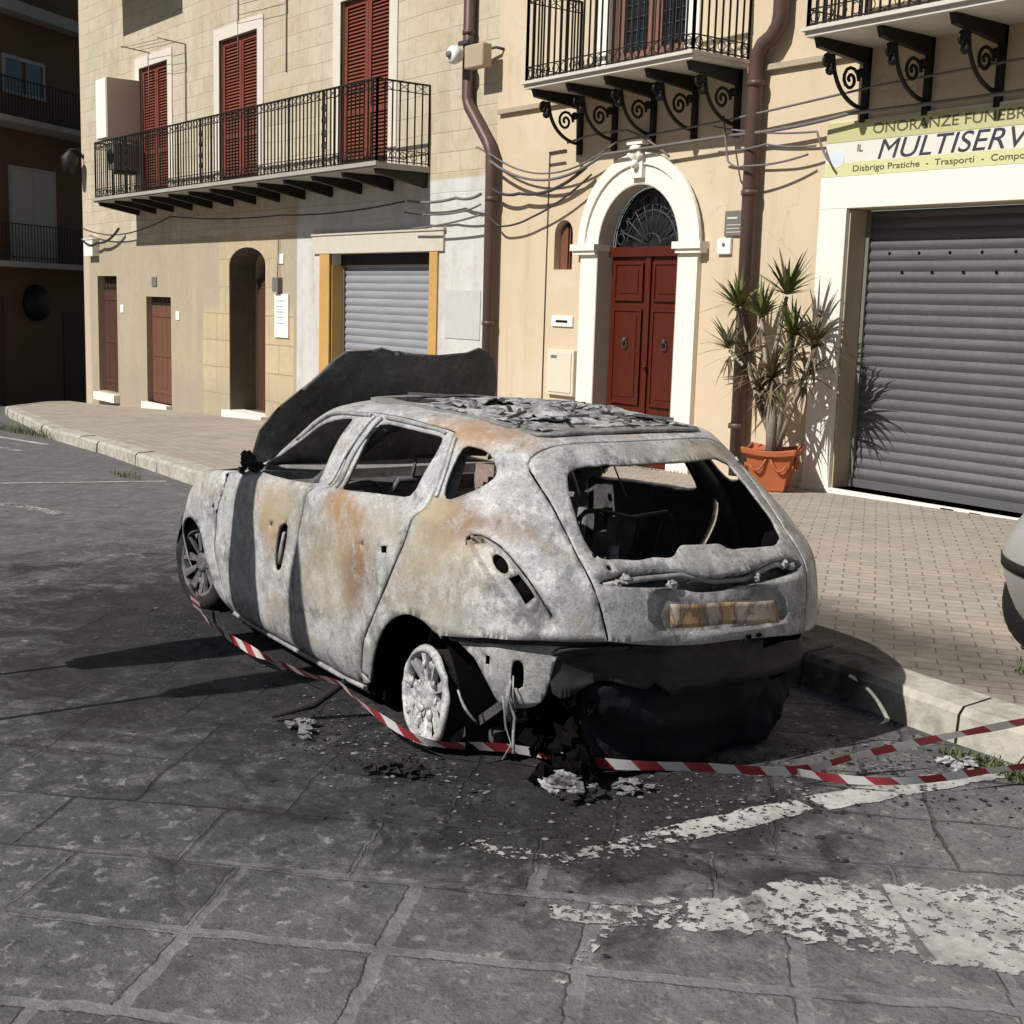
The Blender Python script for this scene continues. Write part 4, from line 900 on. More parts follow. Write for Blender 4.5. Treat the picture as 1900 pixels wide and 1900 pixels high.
cable([(-17.2, y_, 2.95), (-15.25, y_-.1, 3.08)], .016, 'lowest cable on the white wall beside the pipe', sag=.03)
cable([(-31.9, y_, 3.35), (-29.4, y_, 3.15), (-26.5, y_, 3.45), (-21.5, y_, 3.30), (-17.4, y_, 3.36)], .014, 'long cable in the shade below the long balcony', 'cable_dark', sag=.06)
cable([(-31.95, y_, 3.1), (-30.9, y_, 3.0), (-29.5, y_, 3.28)], .03, 'tangled dark cable at the left corner above the white box', 'cable_dark', sag=.1)
cable([(-10.75, y_, 4.0), (-10.6, y_-.05, 3.5), (-10.3, y_-.12, 3.42), (-9.5, y_, 3.50)], .012, 'looped cable crossing the right drainpipe above the plaque', sag=.03)
cable([(-10.9, y_, 3.90), (-9.4, y_, 3.72), (-9.2, y_, 3.4)], .012, 'pale cable from the right drainpipe down to the sign corner', sag=.04)
cable([(-10.8, y_, 3.62), (-10.0, y_-.1, 3.63), (-9.4, y_, 3.58)], .012, 'short pale cable just below the loop on the right drainpipe', sag=.02)
cable([(-13.5, y_, 3.92), (-12.35, y_, 3.98), (-11.6, y_, 3.62)], .014, 'thin cable curling over the shell keystone', sag=-.03)
# clothes line irons above the left balcony doors
for xa, lab in ((-28.0, 'left clothes line iron above the long balcony'), (-23.6, 'right clothes line iron above the long balcony')):
    f = MB(); za = 6.9 if xa < -26 else 7.35
    f.tube([(xa, WY, za), (xa, WY-.6, za+.05)], .012, 5).tube([(xa+2.0, WY, za-.1), (xa+2.0, WY-.6, za-.05)], .012, 5)
    for k in range(3): f.tube([(xa, WY-.2-.19*k, za+.02), (xa+2.0, WY-.2-.19*k, za-.08)], .006, 4)
    f.tube([(xa+.05, WY-.02, za), (xa+.05, WY-.02, za-1.5)], .012, 5).tube([(xa+2.0, WY-.02, za-.1), (xa+2.0, WY-.02, za-1.6)], .012, 5)
    f.build('clothes_line', M['cable'], label=lab, cat='clothes line', group='clothes line irons on the stone house')

# ================================================================== dark building across the side street
DBD = empty('dark_apartment_house', (-37.87, 11.58, -1.25), label='brown apartment house in deep shade beyond the side street', cat='apartment house')
DBD.rotation_euler = (0, 0, math.atan2(.8, -.6)); bpy.context.view_layer.update()
def D_(o, par=None): o.parent = par or DBD; return o
# local frame: x along the facade, y inward (left), z up from the street
s0, s1, dep, hh = -4.6, 13, 9, 15
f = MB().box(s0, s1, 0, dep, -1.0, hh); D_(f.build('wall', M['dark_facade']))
for nm, z, in (('lower', 3.70), ('upper', 7.35)):
    B = bpy.data.objects.new('balcony', None); link(B); B.parent = DBD
    D_(MB().box(-4.4, 8, -1.05, -.002, z, z+.14).build('slab', M['slab']), B)
    f = MB(); f.bar((-4.4, -1.0, z+1.10), (8, -1.0, z+1.10), .05, .03); f.bar((-4.4, -1.0, z+.25), (8, -1.0, z+.25), .03)
    x = -4.4
    while x <= 8: f.bar((x, -1.0, z+.14), (x, -1.0, z+1.1), .018); x += .13
    D_(f.build('railing', M['iron']), B)
for x0, x1, z0, z1, kind in ((-1.15, .66, 3.85, 6.3, 'shutter'), (-1.3, .3, 8.25, 9.15, 'window'), (3.2, 4.8, 3.85, 6.3, 'shutter'), (5.9, 7.4, 3.85, 6.3, 'shutter')):
    w = D_(MB().box(x0-.10, x1+.10, -.05, .01, z0, z0+.08).box(x0-.1, x0, -.05, .01, z0+.08, z1).box(x1, x1+.1, -.05, .01, z0+.08, z1).box(x0-.1, x1+.1, -.05, .01, z1, z1+.1).build('window', plain('pale_frame', (.42, .40, .36), .8, 0, .1) if 'pale_frame' not in bpy.data.materials else bpy.data.materials['pale_frame']))
    if kind == 'shutter': D_(MB().box(x0, (x0+x1)/2-.01, -.04, -.001, z0+.08, z1).box((x0+x1)/2+.01, x1, -.04, -.001, z0+.08, z1).build('blind', plain('pale_blind', (.50, .46, .38), .8, 0, .1)), w)
    else: D_(MB().box(x0, (x0+x1)/2-.08, -.02, -.001, z0+.08, z1).box((x0+x1)/2+.08, x1, -.02, -.001, z0+.08, z1).build('pane', M['glass_dark']), w)
D_(MB().box(-4.2, -1.6, -.03, -.001, -.2, 2.9).build('garage_door', M['old_door'])); D_(MB().box(1.0, 2.4, -.03, -.001, -.2, 2.5).build('door', M['old_door']))
D_(MB().lathe([(0, -.25), (.42, -.25), (.5, -.1), (.5, 0)], (-.3, -.01, 2.75), 20, 'y').build('awning_drum', M['iron']))
D_(MB().box(s0-.6, s1+.6, -.9, dep, hh, hh+.25).box(-4.6, 8.5, -.5, -.002, 10.25, 10.55).build('roof', M['slab']))

# ================================================================== the houses that close the square behind the viewer
def opposite(x0, x1, y, h, lab, col):
    H = empty('square_house', ((x0+x1)/2, y, gz((x0+x1)/2)), label=lab, cat='house', group='houses across the square'); bpy.context.view_layer.update()
    child(MB().box(x0, x1, y-10, y, -1.5, h).build('wall', plain('opposite_plaster', col, .9, 0, .1) if 'opposite_plaster' not in bpy.data.materials else bpy.data.materials['opposite_plaster']), H)
    child(MB().box(x0-.3, x1+.3, y-10.3, y+.4, h, h+.25).build('roof', M['slab']), H)
    x = x0+1.5
    while x < x1-2:
        for z in (3.6, 7.2):
            w = child(MB().box(x, x+1.2, y-.02, y+.03, z, z+2.2).build('shutter', M['louvre']), H)
        x += 3.4
    child(MB().box(x0+2, x0+3.3, y-.02, y+.04, -.6, 2.3).build('door', M['old_door']), H)
opposite(-30, -17.3, -19, 11, 'tall house across the square facing the stone house', (.40, .34, .26))
opposite(-17, -4.3, -19, 12.5, 'tallest house across the square facing the cream house', (.40, .34, .26))
opposite(-4, 10, -19, 10.5, 'broad house across the square at the right', (.40, .34, .26))
# ================================================================== the burnt car
XT = [-.9, -.3, .3, .9, 1.5, 2.1, 2.7, 3.5]
ROWS = [
 (.80,-.66,.62,2.8,3.40,.8,2.4,[.32,.24,.17,.15,.15,.15,.17,.22]),
 (.88,-.80,.72,2.9,3.52,.85,2.4,[.42,.36,.30,.27,.27,.27,.30,.32]),
 (.91,-.845,.74,2.9,3.62,.9,2.4,[.62,.58,.52,.50,.50,.50,.52,.54]),
 (.905,-.86,.74,2.8,3.62,.95,2.4,[.76,.74,.72,.70,.68,.66,.66,.68]),
 (.895,-.82,.74,2.8,3.54,1.0,2.4,[.93,.93,.92,.90,.88,.86,.83,.80]),
 (.865,-.69,.70,2.7,3.42,1.1,2.3,[1.05,1.07,1.07,1.06,1.03,1.00,.96,.88]),
 (.82,-.63,.66,2.6,2.65,.9,2.2,[1.12,1.14,1.14,1.11,1.08,1.06,1.02,.9]),
 (.735,-.51,.60,2.6,2.42,.95,2.2,[1.23,1.26,1.27,1.26,1.23,1.18,1.13,1.0]),
 (.635,-.37,.55,2.8,2.16,.95,2.2,[1.345,1.385,1.41,1.415,1.395,1.345,1.3,1.2]),
 (.575,-.30,.50,3.0,1.90,.9,2.2,[1.385,1.43,1.46,1.472,1.455,1.40,1.35,1.3]),
 (.46,-.25,.42,3.0,1.75,.8,2.2,[1.40,1.45,1.48,1.49,1.475,1.42,1.4,1.35]),
]
T1, T2, NR = .33, .72, len(ROWS)-1
def rowpt(k, t):
    w, xr, Rr_, er, xf, Rf, ef, zt = ROWS[k]
    if t <= T1:
        a = t/T1*math.pi/2; y = w*max(0, math.sin(a))**(2/er); x = xr+Rr_*(1-max(0, math.cos(a))**(2/er))
    elif t <= T2:
        q = (t-T1)/(T2-T1); x = xr+Rr_+(xf-Rf-xr-Rr_)*q; y = w
    else:
        a = (1-t)/(1-T2)*math.pi/2; y = w*max(0, math.sin(a))**(2/ef); x = xf-Rf*(1-max(0, math.cos(a))**(2/ef))
    return Vector((x, y, interp(x, XT, zt)))
def CP(t, v, ins=0):
    s = 1
    if t < 0: s = -1; t = -t
    t = min(t, 1); v = max(0, min(v, NR-1e-9)); k = int(v); f = v-k
    p1 = rowpt(k, t); p2 = rowpt(k+1, t); p0 = rowpt(k-1, t) if k > 0 else 2*p1-p2; p3 = rowpt(k+2, t) if k+2 <= NR else 2*p2-p1
    p = .5*((2*p1)+(p2-p0)*f+(2*p0-5*p1+4*p2-p3)*f*f+(3*p1-p0-3*p2+p3)*f**3)
    return Vector((p.x, p.y*s, p.z))
def CN(t, v):
    e = .004; a = CP(min(t+e, 1), v)-CP(max(t-e, -1), v); b = CP(t, min(v+.05, NR))-CP(t, max(v-.05, 0)); n = a.cross(b)
    if n.length < 1e-9: return Vector((0, 0, 1))
    n.normalize(); c = CP(t, v)-Vector((1.3, 0, .7)); return n if n.dot(c) > 0 else -n
SX, SV = 6.0, .16
mir = lambda L_: [(-t, v) for t, v in L_]
W1 = [(.792,6.12),(.785,6.9),(.770,7.62),(.745,7.90),(.716,7.98),(.680,7.45),(.644,6.9),(.600,6.1),(.588,5.88),(.652,5.82),(.732,5.90)]
W2 = [(.600,7.90),(.500,7.98),(.400,7.95),(.372,7.85),(.372,7.5),(.380,6.99),(.384,6.12),(.420,6.0),(.475,5.92),(.520,5.83),(.545,6.35),(.565,6.92)]
W3 = [(.319,7.76),(.294,7.88),(.266,7.80),(.249,7.55),(.243,7.25),(.262,6.90),(.29,6.6),(.322,6.34),(.328,6.92)]
WS = [(.835,6.45),(.835,8.30),(.850,8.65),(1.01,8.75),(1.01,6.25),(.850,6.25)]
HD = [(.765,5.35),(.775,5.95),(.80,6.08),(1.01,6.08),(1.01,4.9),(.85,4.9),(.785,5.0)]
ARR = [(.428,-.1),(.415,.8),(.404,1.5),(.394,2.0),(.384,2.38),(.372,2.60),(.357,2.72),(.342,2.66),(.3295,2.50),(.322,2.35),(.312,1.9),(.302,1.5),(.29,1.0),(.27,.5),(.255,-.1)]
ARF = [(.696,-.1),(.692,.8),(.697,1.6),(.708,2.4),(.722,2.85),(.738,3.05),(.756,2.95),(.775,2.6),(.79,2.0),(.80,1.2),(.80,-.1)]
BOT = [(.324,2.44),(.258,2.685),(.183,2.778),(.1,2.75),(.058,2.568),(.009,2.353),(-.03,2.25),(-.078,2.15),(-.13,2.12),(-.258,2.3),(-.324,2.44)]
REARCUT = BOT+[(-.315,2.0),(-.30,1.4),(-.27,.5),(-.255,-.2),(.255,-.2),(.27,.5),(.30,1.4),(.315,2.0)]
FRCUT = [(.86,-.2),(.86,2.0),(.9,2.2),(1.01,2.2),(1.01,-.2)]
LGT = [(.274,4.82),(.262,4.98),(.245,5.0),(.221,4.75),(.203,4.28),(.184,3.7),(.162,3.08),(.178,3.06),(.191,3.13),(.220,3.42),(.245,3.82),(.262,4.25)]
def ell(ct, cv, rt, rv, n=10): return [(ct+rt*math.cos(2*math.pi*i/n), cv+rv*math.sin(2*math.pi*i/n)) for i in range(n)]
LH1 = ell(.2335, 4.46, .0125, .25); LH2 = [(.228,4.10),(.2085,4.27),(.191,3.72),(.206,3.52)]
GLS = [(.1235,7.30),(.112,7.55),(.085,7.66),(.04,7.68),(-.04,7.68),(-.085,7.66),(-.112,7.55),(-.1235,7.30),(-.121,6.45),(-.110,5.3),(-.094,4.66),(-.04,4.60),(-.018,4.62),(-.008,4.80),(.010,4.86),(.022,4.62),(.04,4.60),(.094,4.66),(.110,5.3),(.121,6.45)]
BAR = [(.108,4.05),(.085,4.30),(.062,4.36),(.022,4.26),(.002,4.02),(-.017,4.04),(-.057,4.22),(-.085,4.20),(-.108,3.95),(-.085,3.80),(-.04,3.74),(-.014,3.72),(.004,3.66),(.026,3.84),(.068,3.93)]
PLR = [(.048,3.86),(-.052,3.56),(-.058,2.62),(.046,2.90)]
FH = [(.5635,3.35),(.561,3.76),(.5475,3.80),(.5475,2.85),(.5500,2.60),(.5585,2.58)]
RH_ = [(.400,4.01),(.391,4.05),(.391,3.88),(.400,3.84)]
DOT1 = ell(.578, 3.72, .0022, .075, 6); DOT2 = ell(.702, 3.71, .0022, .07, 6); DOT3 = ell(.426, 3.91, .0018, .06, 6)
TD1 = ell(.1015, 4.75, .0028, .07, 6); TD2 = ell(.0905, 4.42, .0028, .07, 6)
FD = [(.805,6.9),(.800,6.1),(.765,5.6),(.705,4.7),(.690,3.5),(.680,2.3),(.672,1.35),(.668,.45)]
DRP = [(.345,8.28),(.42,8.40),(.489,8.48),(.57,8.52),(.655,8.50),(.715,8.42),(.760,8.25),(.790,7.75),(.805,6.9)]
BSH = [(.660,8.50),(.628,7.7),(.598,7.0),(.548,5.8),(.530,4.6),(.528,3.8),(.526,2.9),(.523,1.5),(.520,.45)]
CSH = [(.345,8.28),(.345,7.2),(.344,6.3),(.356,4.9),(.375,3.9),(.393,3.06),(.405,2.3),(.417,1.65),(.425,1.0)]
TS = [(.0,8.95),(.06,8.93),(.115,8.72),(.160,8.15),(.186,7.65),(.168,7.1),(.146,6.4),(.128,5.3),(.116,4.1),(.101,2.80)]
SILL = [(.425,1.0),(.415,.52),(.520,.45),(.60,.45),(.668,.45)]
doorF = FD[::-1]+[] 
POLY_F = BSH[::-1][:-1]+[(.655,8.50),(.715,8.42),(.760,8.25),(.790,7.75)]+FD
POLY_F = [(.520,.45)]+BSH[::-1][1:]+[(.715,8.42),(.760,8.25),(.790,7.75)]+FD
POLY_R = [(.520,.45)]+BSH[::-1][1:]+[(.57,8.52),(.489,8.48),(.42,8.40)]+CSH+[(.43,.45)]
POLY_T = TS+[(.101,2.6),(.05,2.3),(-.05,2.0),(-.101,2.0)]+mir(TS)[::-1]
W1R = [(t, v if v > 6.3 else v-.75) for t, v in mir(W1)]; W2R = [(t, v if v > 6.4 else v-.75) for t, v in mir(W2)]
holes = [W1, W2, W3, W1R, W2R, mir(W3), WS, mir(WS), HD, mir(HD), ARR, mir(ARR), ARF, mir(ARF), REARCUT, FRCUT, mir(FRCUT), LH1, LH2, mir(LH1), mir(LH2), GLS, DOT1, DOT2, DOT3, TD1, TD2, RH_, FH]
recess = [(LGT, .040, .010), (mir(LGT), .040, .01), (BAR, .070, .010), (PLR, .022, .006)]
LGR = [(.276,4.70),(.274,4.88),(.262,5.03),(.245,5.05),(.2205,4.80),(.2025,4.33),(.183,3.74),(.168,3.35)]
grooves = [LGR, mir(LGR), FD, DRP, BSH, CSH, TS, mir(TS), mir(FD), mir(DRP), mir(BSH), mir(CSH), SILL]
GW = .0075
def offset_line(L_, d):
    P = [Vector((t*SX, v*SV)) for t, v in L_]; out = []
    for i, p in enumerate(P):
        a = P[max(i-1, 0)]; b = P[min(i+1, len(P)-1)]; q = (b-a).normalized(); n = Vector((-q.y, q.x)); r_ = p+n*d; out.append((r_.x/SX, r_.y/SV))
    return out
def resample(L_, step, closed=False):
    out = []; m = len(L_)
    for i in range(m if closed else m-1):
        a = L_[i]; b = L_[(i+1) % m]; l = math.hypot((b[0]-a[0])*SX, (b[1]-a[1])*SV); n = max(1, int(l/step))
        for k in range(n): out.append((a[0]+(b[0]-a[0])*k/n, a[1]+(b[1]-a[1])*k/n))
    if not closed: out.append(L_[-1])
    return out
def smooth_loop(L_, closed=True, n=3):      # catmull smoothing so that the openings have round corners
    m = len(L_); out = []
    rng = range(m) if closed else range(m-1)
    for i in rng:
        g = lambda j: L_[j % m] if closed else L_[max(0, min(m-1, j))]
        p0, p1, p2, p3 = g(i-1), g(i), g(i+1), g(i+2)
        for k in range(n):
            f = k/n; out.append(tuple(.5*((2*p1[c])+(p2[c]-p0[c])*f+(2*p0[c]-5*p1[c]+4*p2[c]-p3[c])*f*f+(3*p1[c]-p0[c]-3*p2[c]+p3[c])*f**3) for c in (0, 1)))
    if not closed: out.append(L_[-1])
    return out
def seg_dist(p, L_):
    best = 9
    for i in range(len(L_)-1):
        ax, ay = L_[i][0]*SX, L_[i][1]*SV; bx, by = L_[i+1][0]*SX, L_[i+1][1]*SV; px_, py_ = p[0]*SX, p[1]*SV
        dx, dy = bx-ax, by-ay; q = dx*dx+dy*dy; t = 0 if q == 0 else max(0, min(1, ((px_-ax)*dx+(py_-ay)*dy)/q))
        d = math.hypot(px_-ax-t*dx, py_-ay-t*dy); best = min(best, d)
    return best
def poly_dist(p, L_): return seg_dist(p, L_+[L_[0]])
def bbox(L_, m=.05): xs_ = [a for a, b in L_]; ys_ = [b for a, b in L_]; return (min(xs_)-m/SX, max(xs_)+m/SX, min(ys_)-m/SV, max(ys_)+m/SV)
def inb(p, b): return b[0] <= p[0] <= b[1] and b[2] <= p[1] <= b[3]

def car_shell(holes, recess, grooves, step=.045, dent=1.0, vmin=0.0, seed=0):
    """one triangulated skin over the body surface; returns the points with their (t, v) and the faces"""
    vs = []; ed = []
    def addline(L_, closed):
        b = len(vs)
        for q in L_: vs.append(Vector((max(-1.01, min(1.01, q[0]))*SX, q[1]*SV)))
        for i in range(len(L_)-(0 if closed else 1)): ed.append((b+i, b+(i+1) % len(L_)))
    addline(resample([(-1, vmin), (1, vmin), (1, NR), (-1, NR)], .05, True), True)
    holes = [[(a+.0022*noise.noise(Vector((a*60, b*4, 1))), b+.07*noise.noise(Vector((a*60, b*4, 9)))) for a, b in smooth_loop(h)] if h is GLS else h for h in holes]
    H = [smooth_loop(h) if len(h) > 5 and max(abs(a) for a, b in h) <= 1 and not (h is REARCUT) else h for h in holes]
    for h in H: addline(resample(h, .03, True), True)
    RC = [(smooth_loop(r_[0]), r_[1], r_[2]) for r_ in recess]
    for L_, d, w in RC:
        addline(resample(L_, .02, True), True); R2 = resample(L_, .02, True); o2 = []; m2 = len(R2)
        for i in range(m2):
            a = R2[i-1]; b = R2[(i+1) % m2]; q = Vector(((b[0]-a[0])*SX, (b[1]-a[1])*SV)).normalized(); n_ = Vector((-q.y, q.x))*w
            for sg in (1, -1):
                c_ = (R2[i][0]+sg*n_.x/SX, R2[i][1]+sg*n_.y/SV)
                if inside(c_, L_): o2.append(c_); break
        if len(o2) > 4: addline(o2, True)
    G = [smooth_loop(g, False) for g in grooves]
    for g in G:
        addline(resample(g, .03), False); addline(resample(offset_line(g, GW), .03), False); addline(resample(offset_line(g, -GW), .03), False)
    nx = int(2*SX/step); ny = int((NR-vmin)*SV/(step*.8)); rr = random.Random(seed)
    for i in range(1, nx):
        for j in range(1, ny): vs.append(Vector((-SX+2*SX*(i+rr.uniform(-.15, .15))/nx, (vmin+(NR-vmin)*j/ny)*SV)))
    ov, oe, of, *_ = delaunay_2d_cdt(vs, ed, [], 0, 1e-4)
    tv = [(max(-1, min(1, p.x/SX)), p.y/SV) for p in ov]
    hb = [(h, bbox(h, 0)) for h in H]; gb_ = [(g, bbox(g, .01)) for g in G]
    faces = []
    for f in of:
        c = (sum(tv[i][0] for i in f)/3, sum(tv[i][1] for i in f)/3)
        if c[1] < vmin or abs(c[0]) > 1: continue
        if any(inb(c, b) and inside(c, h) for h, b in hb): continue
        if any(inb(c, b) and seg_dist(c, g) < GW*.8 for g, b in gb_): continue
        faces.append((tuple(f), c))
    gb = [(g, bbox(g)) for g in G]; rb = [(L_, bbox(L_), d, w) for L_, d, w in RC]; pts = []
    for p in tv:
        P_ = CP(*p); N_ = CN(*p); d = 0
        for g, b in gb:
            if inb(p, b) and seg_dist(p, g) < .003: d = -.016
        for L_, b, dd, w in rb:
            if inb(p, b) and inside(p, L_):
                q = poly_dist(p, L_); d = min(d, -dd*min(1, q/(w*.8)))
        q = P_*1.0+Vector((seed, 0, 0))
        d += dent*(.0075*noise.noise(q*2.3)+.0045*noise.noise(q*5.5)+.0009*noise.noise(q*15))
        pts.append(P_+N_*d)
    return pts, tv, faces
def submesh(name, pts, faces, mat, parent, thick=.012, inner=None, smooth=True, **k):
    idx = {}; v = []; f = []
    for fc in faces:
        q = []
        for i in fc:
            if i not in idx: idx[i] = len(v); v.append(tuple(pts[i]))
            q.append(idx[i])
        f.append(q)
    me = bpy.data.meshes.new(name); me.from_pydata(v, [], f); me.update()
    bm = bmesh.new(); bm.from_mesh(me); bmesh.ops.remove_doubles(bm, verts=bm.verts, dist=2e-4); bmesh.ops.recalc_face_normals(bm, faces=bm.faces)
    out = 0
    for fc in bm.faces:
        c = fc.calc_center_median()-Vector((1.3, 0, .75)); out += fc.normal.dot(c)*fc.calc_area()
    if out < 0: bmesh.ops.reverse_faces(bm, faces=bm.faces)
    bm.to_mesh(me); bm.free(); me.polygons.foreach_set('use_smooth', [smooth]*len(me.polygons))
    me.materials.append(mat); 
    if inner: me.materials.append(inner)
    o = bpy.data.objects.new(name, me); link(o); o.parent = parent
    if thick:
        m = o.modifiers.new('thickness', 'SOLIDIFY'); m.thickness = thick; m.offset = -1
        if inner: m.material_offset = 1
    return tag(o, **k)

CAR = empty('burnt_car', (-4.477, 3.824, -.113), R(176.4), label='burnt out hatchback standing on its rims at the kerb, bonnet up and windows gone', cat='car')
pts, tv, faces = car_shell(holes, recess, grooves)
groups = {'front_door': [], 'rear_door': [], 'front_door_r': [], 'rear_door_r': [], 'tailgate': [], 'body': [], 'niche': []}
pm = {'front_door': POLY_F, 'rear_door': POLY_R, 'front_door_r': mir(POLY_F), 'rear_door_r': mir(POLY_R), 'tailgate': POLY_T}
for f, c in faces:
    if inside(c, BAR) and poly_dist(c, BAR) > .006: groups['niche'].append(f); continue
    for k, P_ in pm.items():
        if inside(c, P_): groups[k].append(f); break
    else: groups['body'].append(f)
submesh('body', pts, groups['body'], M['burnt'], CAR, .010, M['burnt_inner'])
fd = submesh('front_door', pts, groups['front_door'], M['burnt_door'], CAR, .018, M['burnt_inner'])
rd = submesh('rear_door', pts, groups['rear_door'], M['burnt_door'], CAR, .018, M['burnt_inner'])
submesh('front_door', pts, groups['front_door_r'], M['burnt'], CAR, .03, M['ash_sunlit_inner'])
submesh('rear_door', pts, groups['rear_door_r'], M['burnt'], CAR, .03, M['burnt_inner'])
TG = submesh('tailgate', pts, groups['tailgate'], M['burnt_tail'], CAR, .010, M['burnt_inner'])
submesh('lamp_bar_niche', pts, groups['niche'], M['burnt_inner'], TG, .004)
# hollow of the front door handle, with its bare lever
hp = [CP(.5555, v)-CN(.5555, v)*.012 for v in (2.75, 3.0, 3.3, 3.6)]
child_f = MB().tube(hp, [.012, .016, .014, .010], 6).build('door_handle', M['ash_sunlit_inner'], fd)
hp = CP(.5555, 3.2)-CN(.5555, 3.2)*.036
MB().box(hp.x-.035, hp.x+.035, hp.y-.004, hp.y+.004, hp.z-.13, hp.z+.11).build('handle_recess', M['black'], fd)
# light pods behind the lamp openings
for s in (1, -1):
    f = MB()
    for (a, b) in ((.2335, 4.46), (.2065, 3.9)):
        q = CP(a*s, b)-CN(a*s, b)*.13; f.ball(q, .075, 10)
    f.build('lamp_pod', M['black'], CAR)
# window seals / pillar strips: light double lines along the doors
def strip_on(L_, w, d, mat, name, parent, thick=.008, seed=1):
    f = MB(); Ls = smooth_loop(L_, False, 6); A = []
    for t, v in Ls: A.append((CP(t, v)+CN(t, v)*d))
    return f.tube(A, w, 5).build(name, mat, parent)
strip_on([(.785,7.2),(.772,7.95),(.745,8.15),(.70,8.22),(.665,8.22)], .010, .004, M['ash_sunlit_inner'], 'window_frame', fd)
strip_on([(.600,8.22),(.50,8.22),(.40,8.18),(.368,8.05)], .010, .004, M['ash_sunlit_inner'], 'window_frame', rd)
strip_on([(.612,8.15),(.585,7.2),(.560,6.5),(.535,5.85)], .010, .005, M['ash_sunlit_inner'], 'window_frame', rd)
strip_on([(.648,8.2),(.62,7.5),(.590,6.7),(.562,5.95)], .009, .005, M['rim'], 'window_frame', fd)
strip_on([(.333,8.0),(.333,7.2),(.334,6.3)], .010, .006, M['rim'], 'pillar_seal', CAR)
# mirror stub
f = MB(); q = CP(.775, 6.05)+CN(.775, 6.05)*.03
for k in range(7): 
    rr = random.Random(k); f.rock(q+Vector((rr.uniform(-.08, .07), rr.uniform(.0, .07), rr.uniform(-.05, .04))), rr.uniform(.02, .045), (1.3, .8, .8), k)
f.build('mirror_stub', M['soot_and_shade'], fd)
# number plate on the tailgate
c0 = CP(.04, 3.55); c1 = CP(-.043, 3.32); c2 = CP(-.046, 2.75); c3 = CP(.04, 3.02)
f = MB(); off = Vector((-.010, 0, 0)); A = [c+off*.2 for c in (c0, c1, c2, c3)]; B = [c+off*1.4 for c in (c0, c1, c2, c3)]
grid = []; nx_, nz_ = 14, 5
for j in range(nz_+1):
    for i in range(nx_+1):
        u_, w_ = i/nx_, j/nz_; p = (B[0]*(1-u_)+B[1]*u_)*(1-w_)+(B[3]*(1-u_)+B[2]*u_)*w_
        p.x -= .012+.007*math.sin(u_*9)+.006*noise.noise(p*9); p.z += .006*noise.noise(p*6+Vector((3, 0, 0))); grid.append(p)
f.add(grid, [(j*(nx_+1)+i, j*(nx_+1)+i+1, (j+1)*(nx_+1)+i+1, (j+1)*(nx_+1)+i) for j in range(nz_) for i in range(nx_)], True)
o = f.build('number_plate', M['plate'], TG); m_ = o.modifiers.new('t', 'SOLIDIFY'); m_.thickness = .004
# ledge and torn tube inside the lamp bar niche, latch
f = MB(); f.tube([CP(t, v)+Vector((.028, 0, .01*math.sin(t*90))) for t, v in ((.10, 3.95), (.06, 4.12), (.02, 4.05), (0, 3.86), (-.02, 3.88), (-.06, 4.03), (-.1, 3.95))], .012, 6)
for t, v in ((.085, 3.98), (.073, 4.12), (-.075, 4.05), (-.088, 3.95), (.03, 3.9), (-.03, 3.85)): f.rock(CP(t, v)-Vector((-.02, 0, 0)), .018, (1, 1, 1), int(t*1000)+200)
f.build('lamp_bar_remains', M['ash_sunlit_inner'], TG)
f = MB()
for t in (-.028, -.018, .075): f.ball(CP(t, 2.5 if t > 0 else 2.36)+Vector((.002, 0, 0)), .013, 6, (.4, 1.4, .8))
f.build('latch_hole', M['black'], TG)
# roof lip and frame round the tailgate
# ---- rear panel where the bumper burnt away
def inner_pts(t, v, ins):
    p = CP(t, v); n = CN(t, v); return p-n*ins
def patch(poly, ins_f, name, mat, parent, step=.035, hl=(), thick=.006, dent=1, inner=None, seed=0):
    vs = []; ed = []
    def add(L_):
        L_ = resample(L_, .025, True); b = len(vs)
        for q in L_: vs.append(Vector((q[0]*SX, q[1]*SV)))
        for i in range(len(L_)): ed.append((b+i, b+(i+1) % len(L_)))
    add(poly)
    for h in hl: add(h)
    b = bbox(poly, 0); x = b[0]*SX
    while x < b[1]*SX:
        y = b[2]*SV
        while y < b[3]*SV: vs.append(Vector((x, y))); y += step
        x += step
    ov, oe, of, *_ = delaunay_2d_cdt(vs, ed, [], 0, 1e-4); P_ = []; F_ = []
    for p in ov:
        t, v = p.x/SX, p.y/SV; q = CP(t, v)-CN(t, v)*ins_f(t, v); q += CN(t, v)*dent*(.006*noise.noise(q*4+Vector((seed, 0, 0)))+.003*noise.noise(q*12)); P_.append(q)
    for f_ in of:
        c = (sum(ov[i].x for i in f_)/3/SX, sum(ov[i].y for i in f_)/3/SV)
        if inside(c, poly) and not any(inside(c, h) for h in hl): F_.append(f_)
    return submesh(name, P_, F_, mat, parent, thick, inner)
PAN = [(.305,2.42),(.145,2.62),(.156,2.2),(.163,1.7),(.172,1.3),(.19,1.08),(.215,1.02),(.238,1.10),(.262,1.55),(.285,2.0)]
patch(smooth_loop(PAN), lambda t, v: .045, 'rear_side_panel', M['panel_bare'], CAR, hl=[smooth_loop([(.220,2.02),(.205,2.0),(.203,1.55),(.221,1.55)]), [(.2655,2.12),(.258,2.1),(.2585,1.9),(.266,1.9)]])
patch([(.325,2.62),(.20,2.80),(.05,2.66),(0,2.45),(-.1,2.3),(-.325,2.6),(-.31,1.2),(-.27,.02),(0,.02),(.22,.02),(.28,1.2)], lambda t, v: .12 if t > -.05 else .055, 'rear_inner_panel', M['black'], CAR, thick=.003)
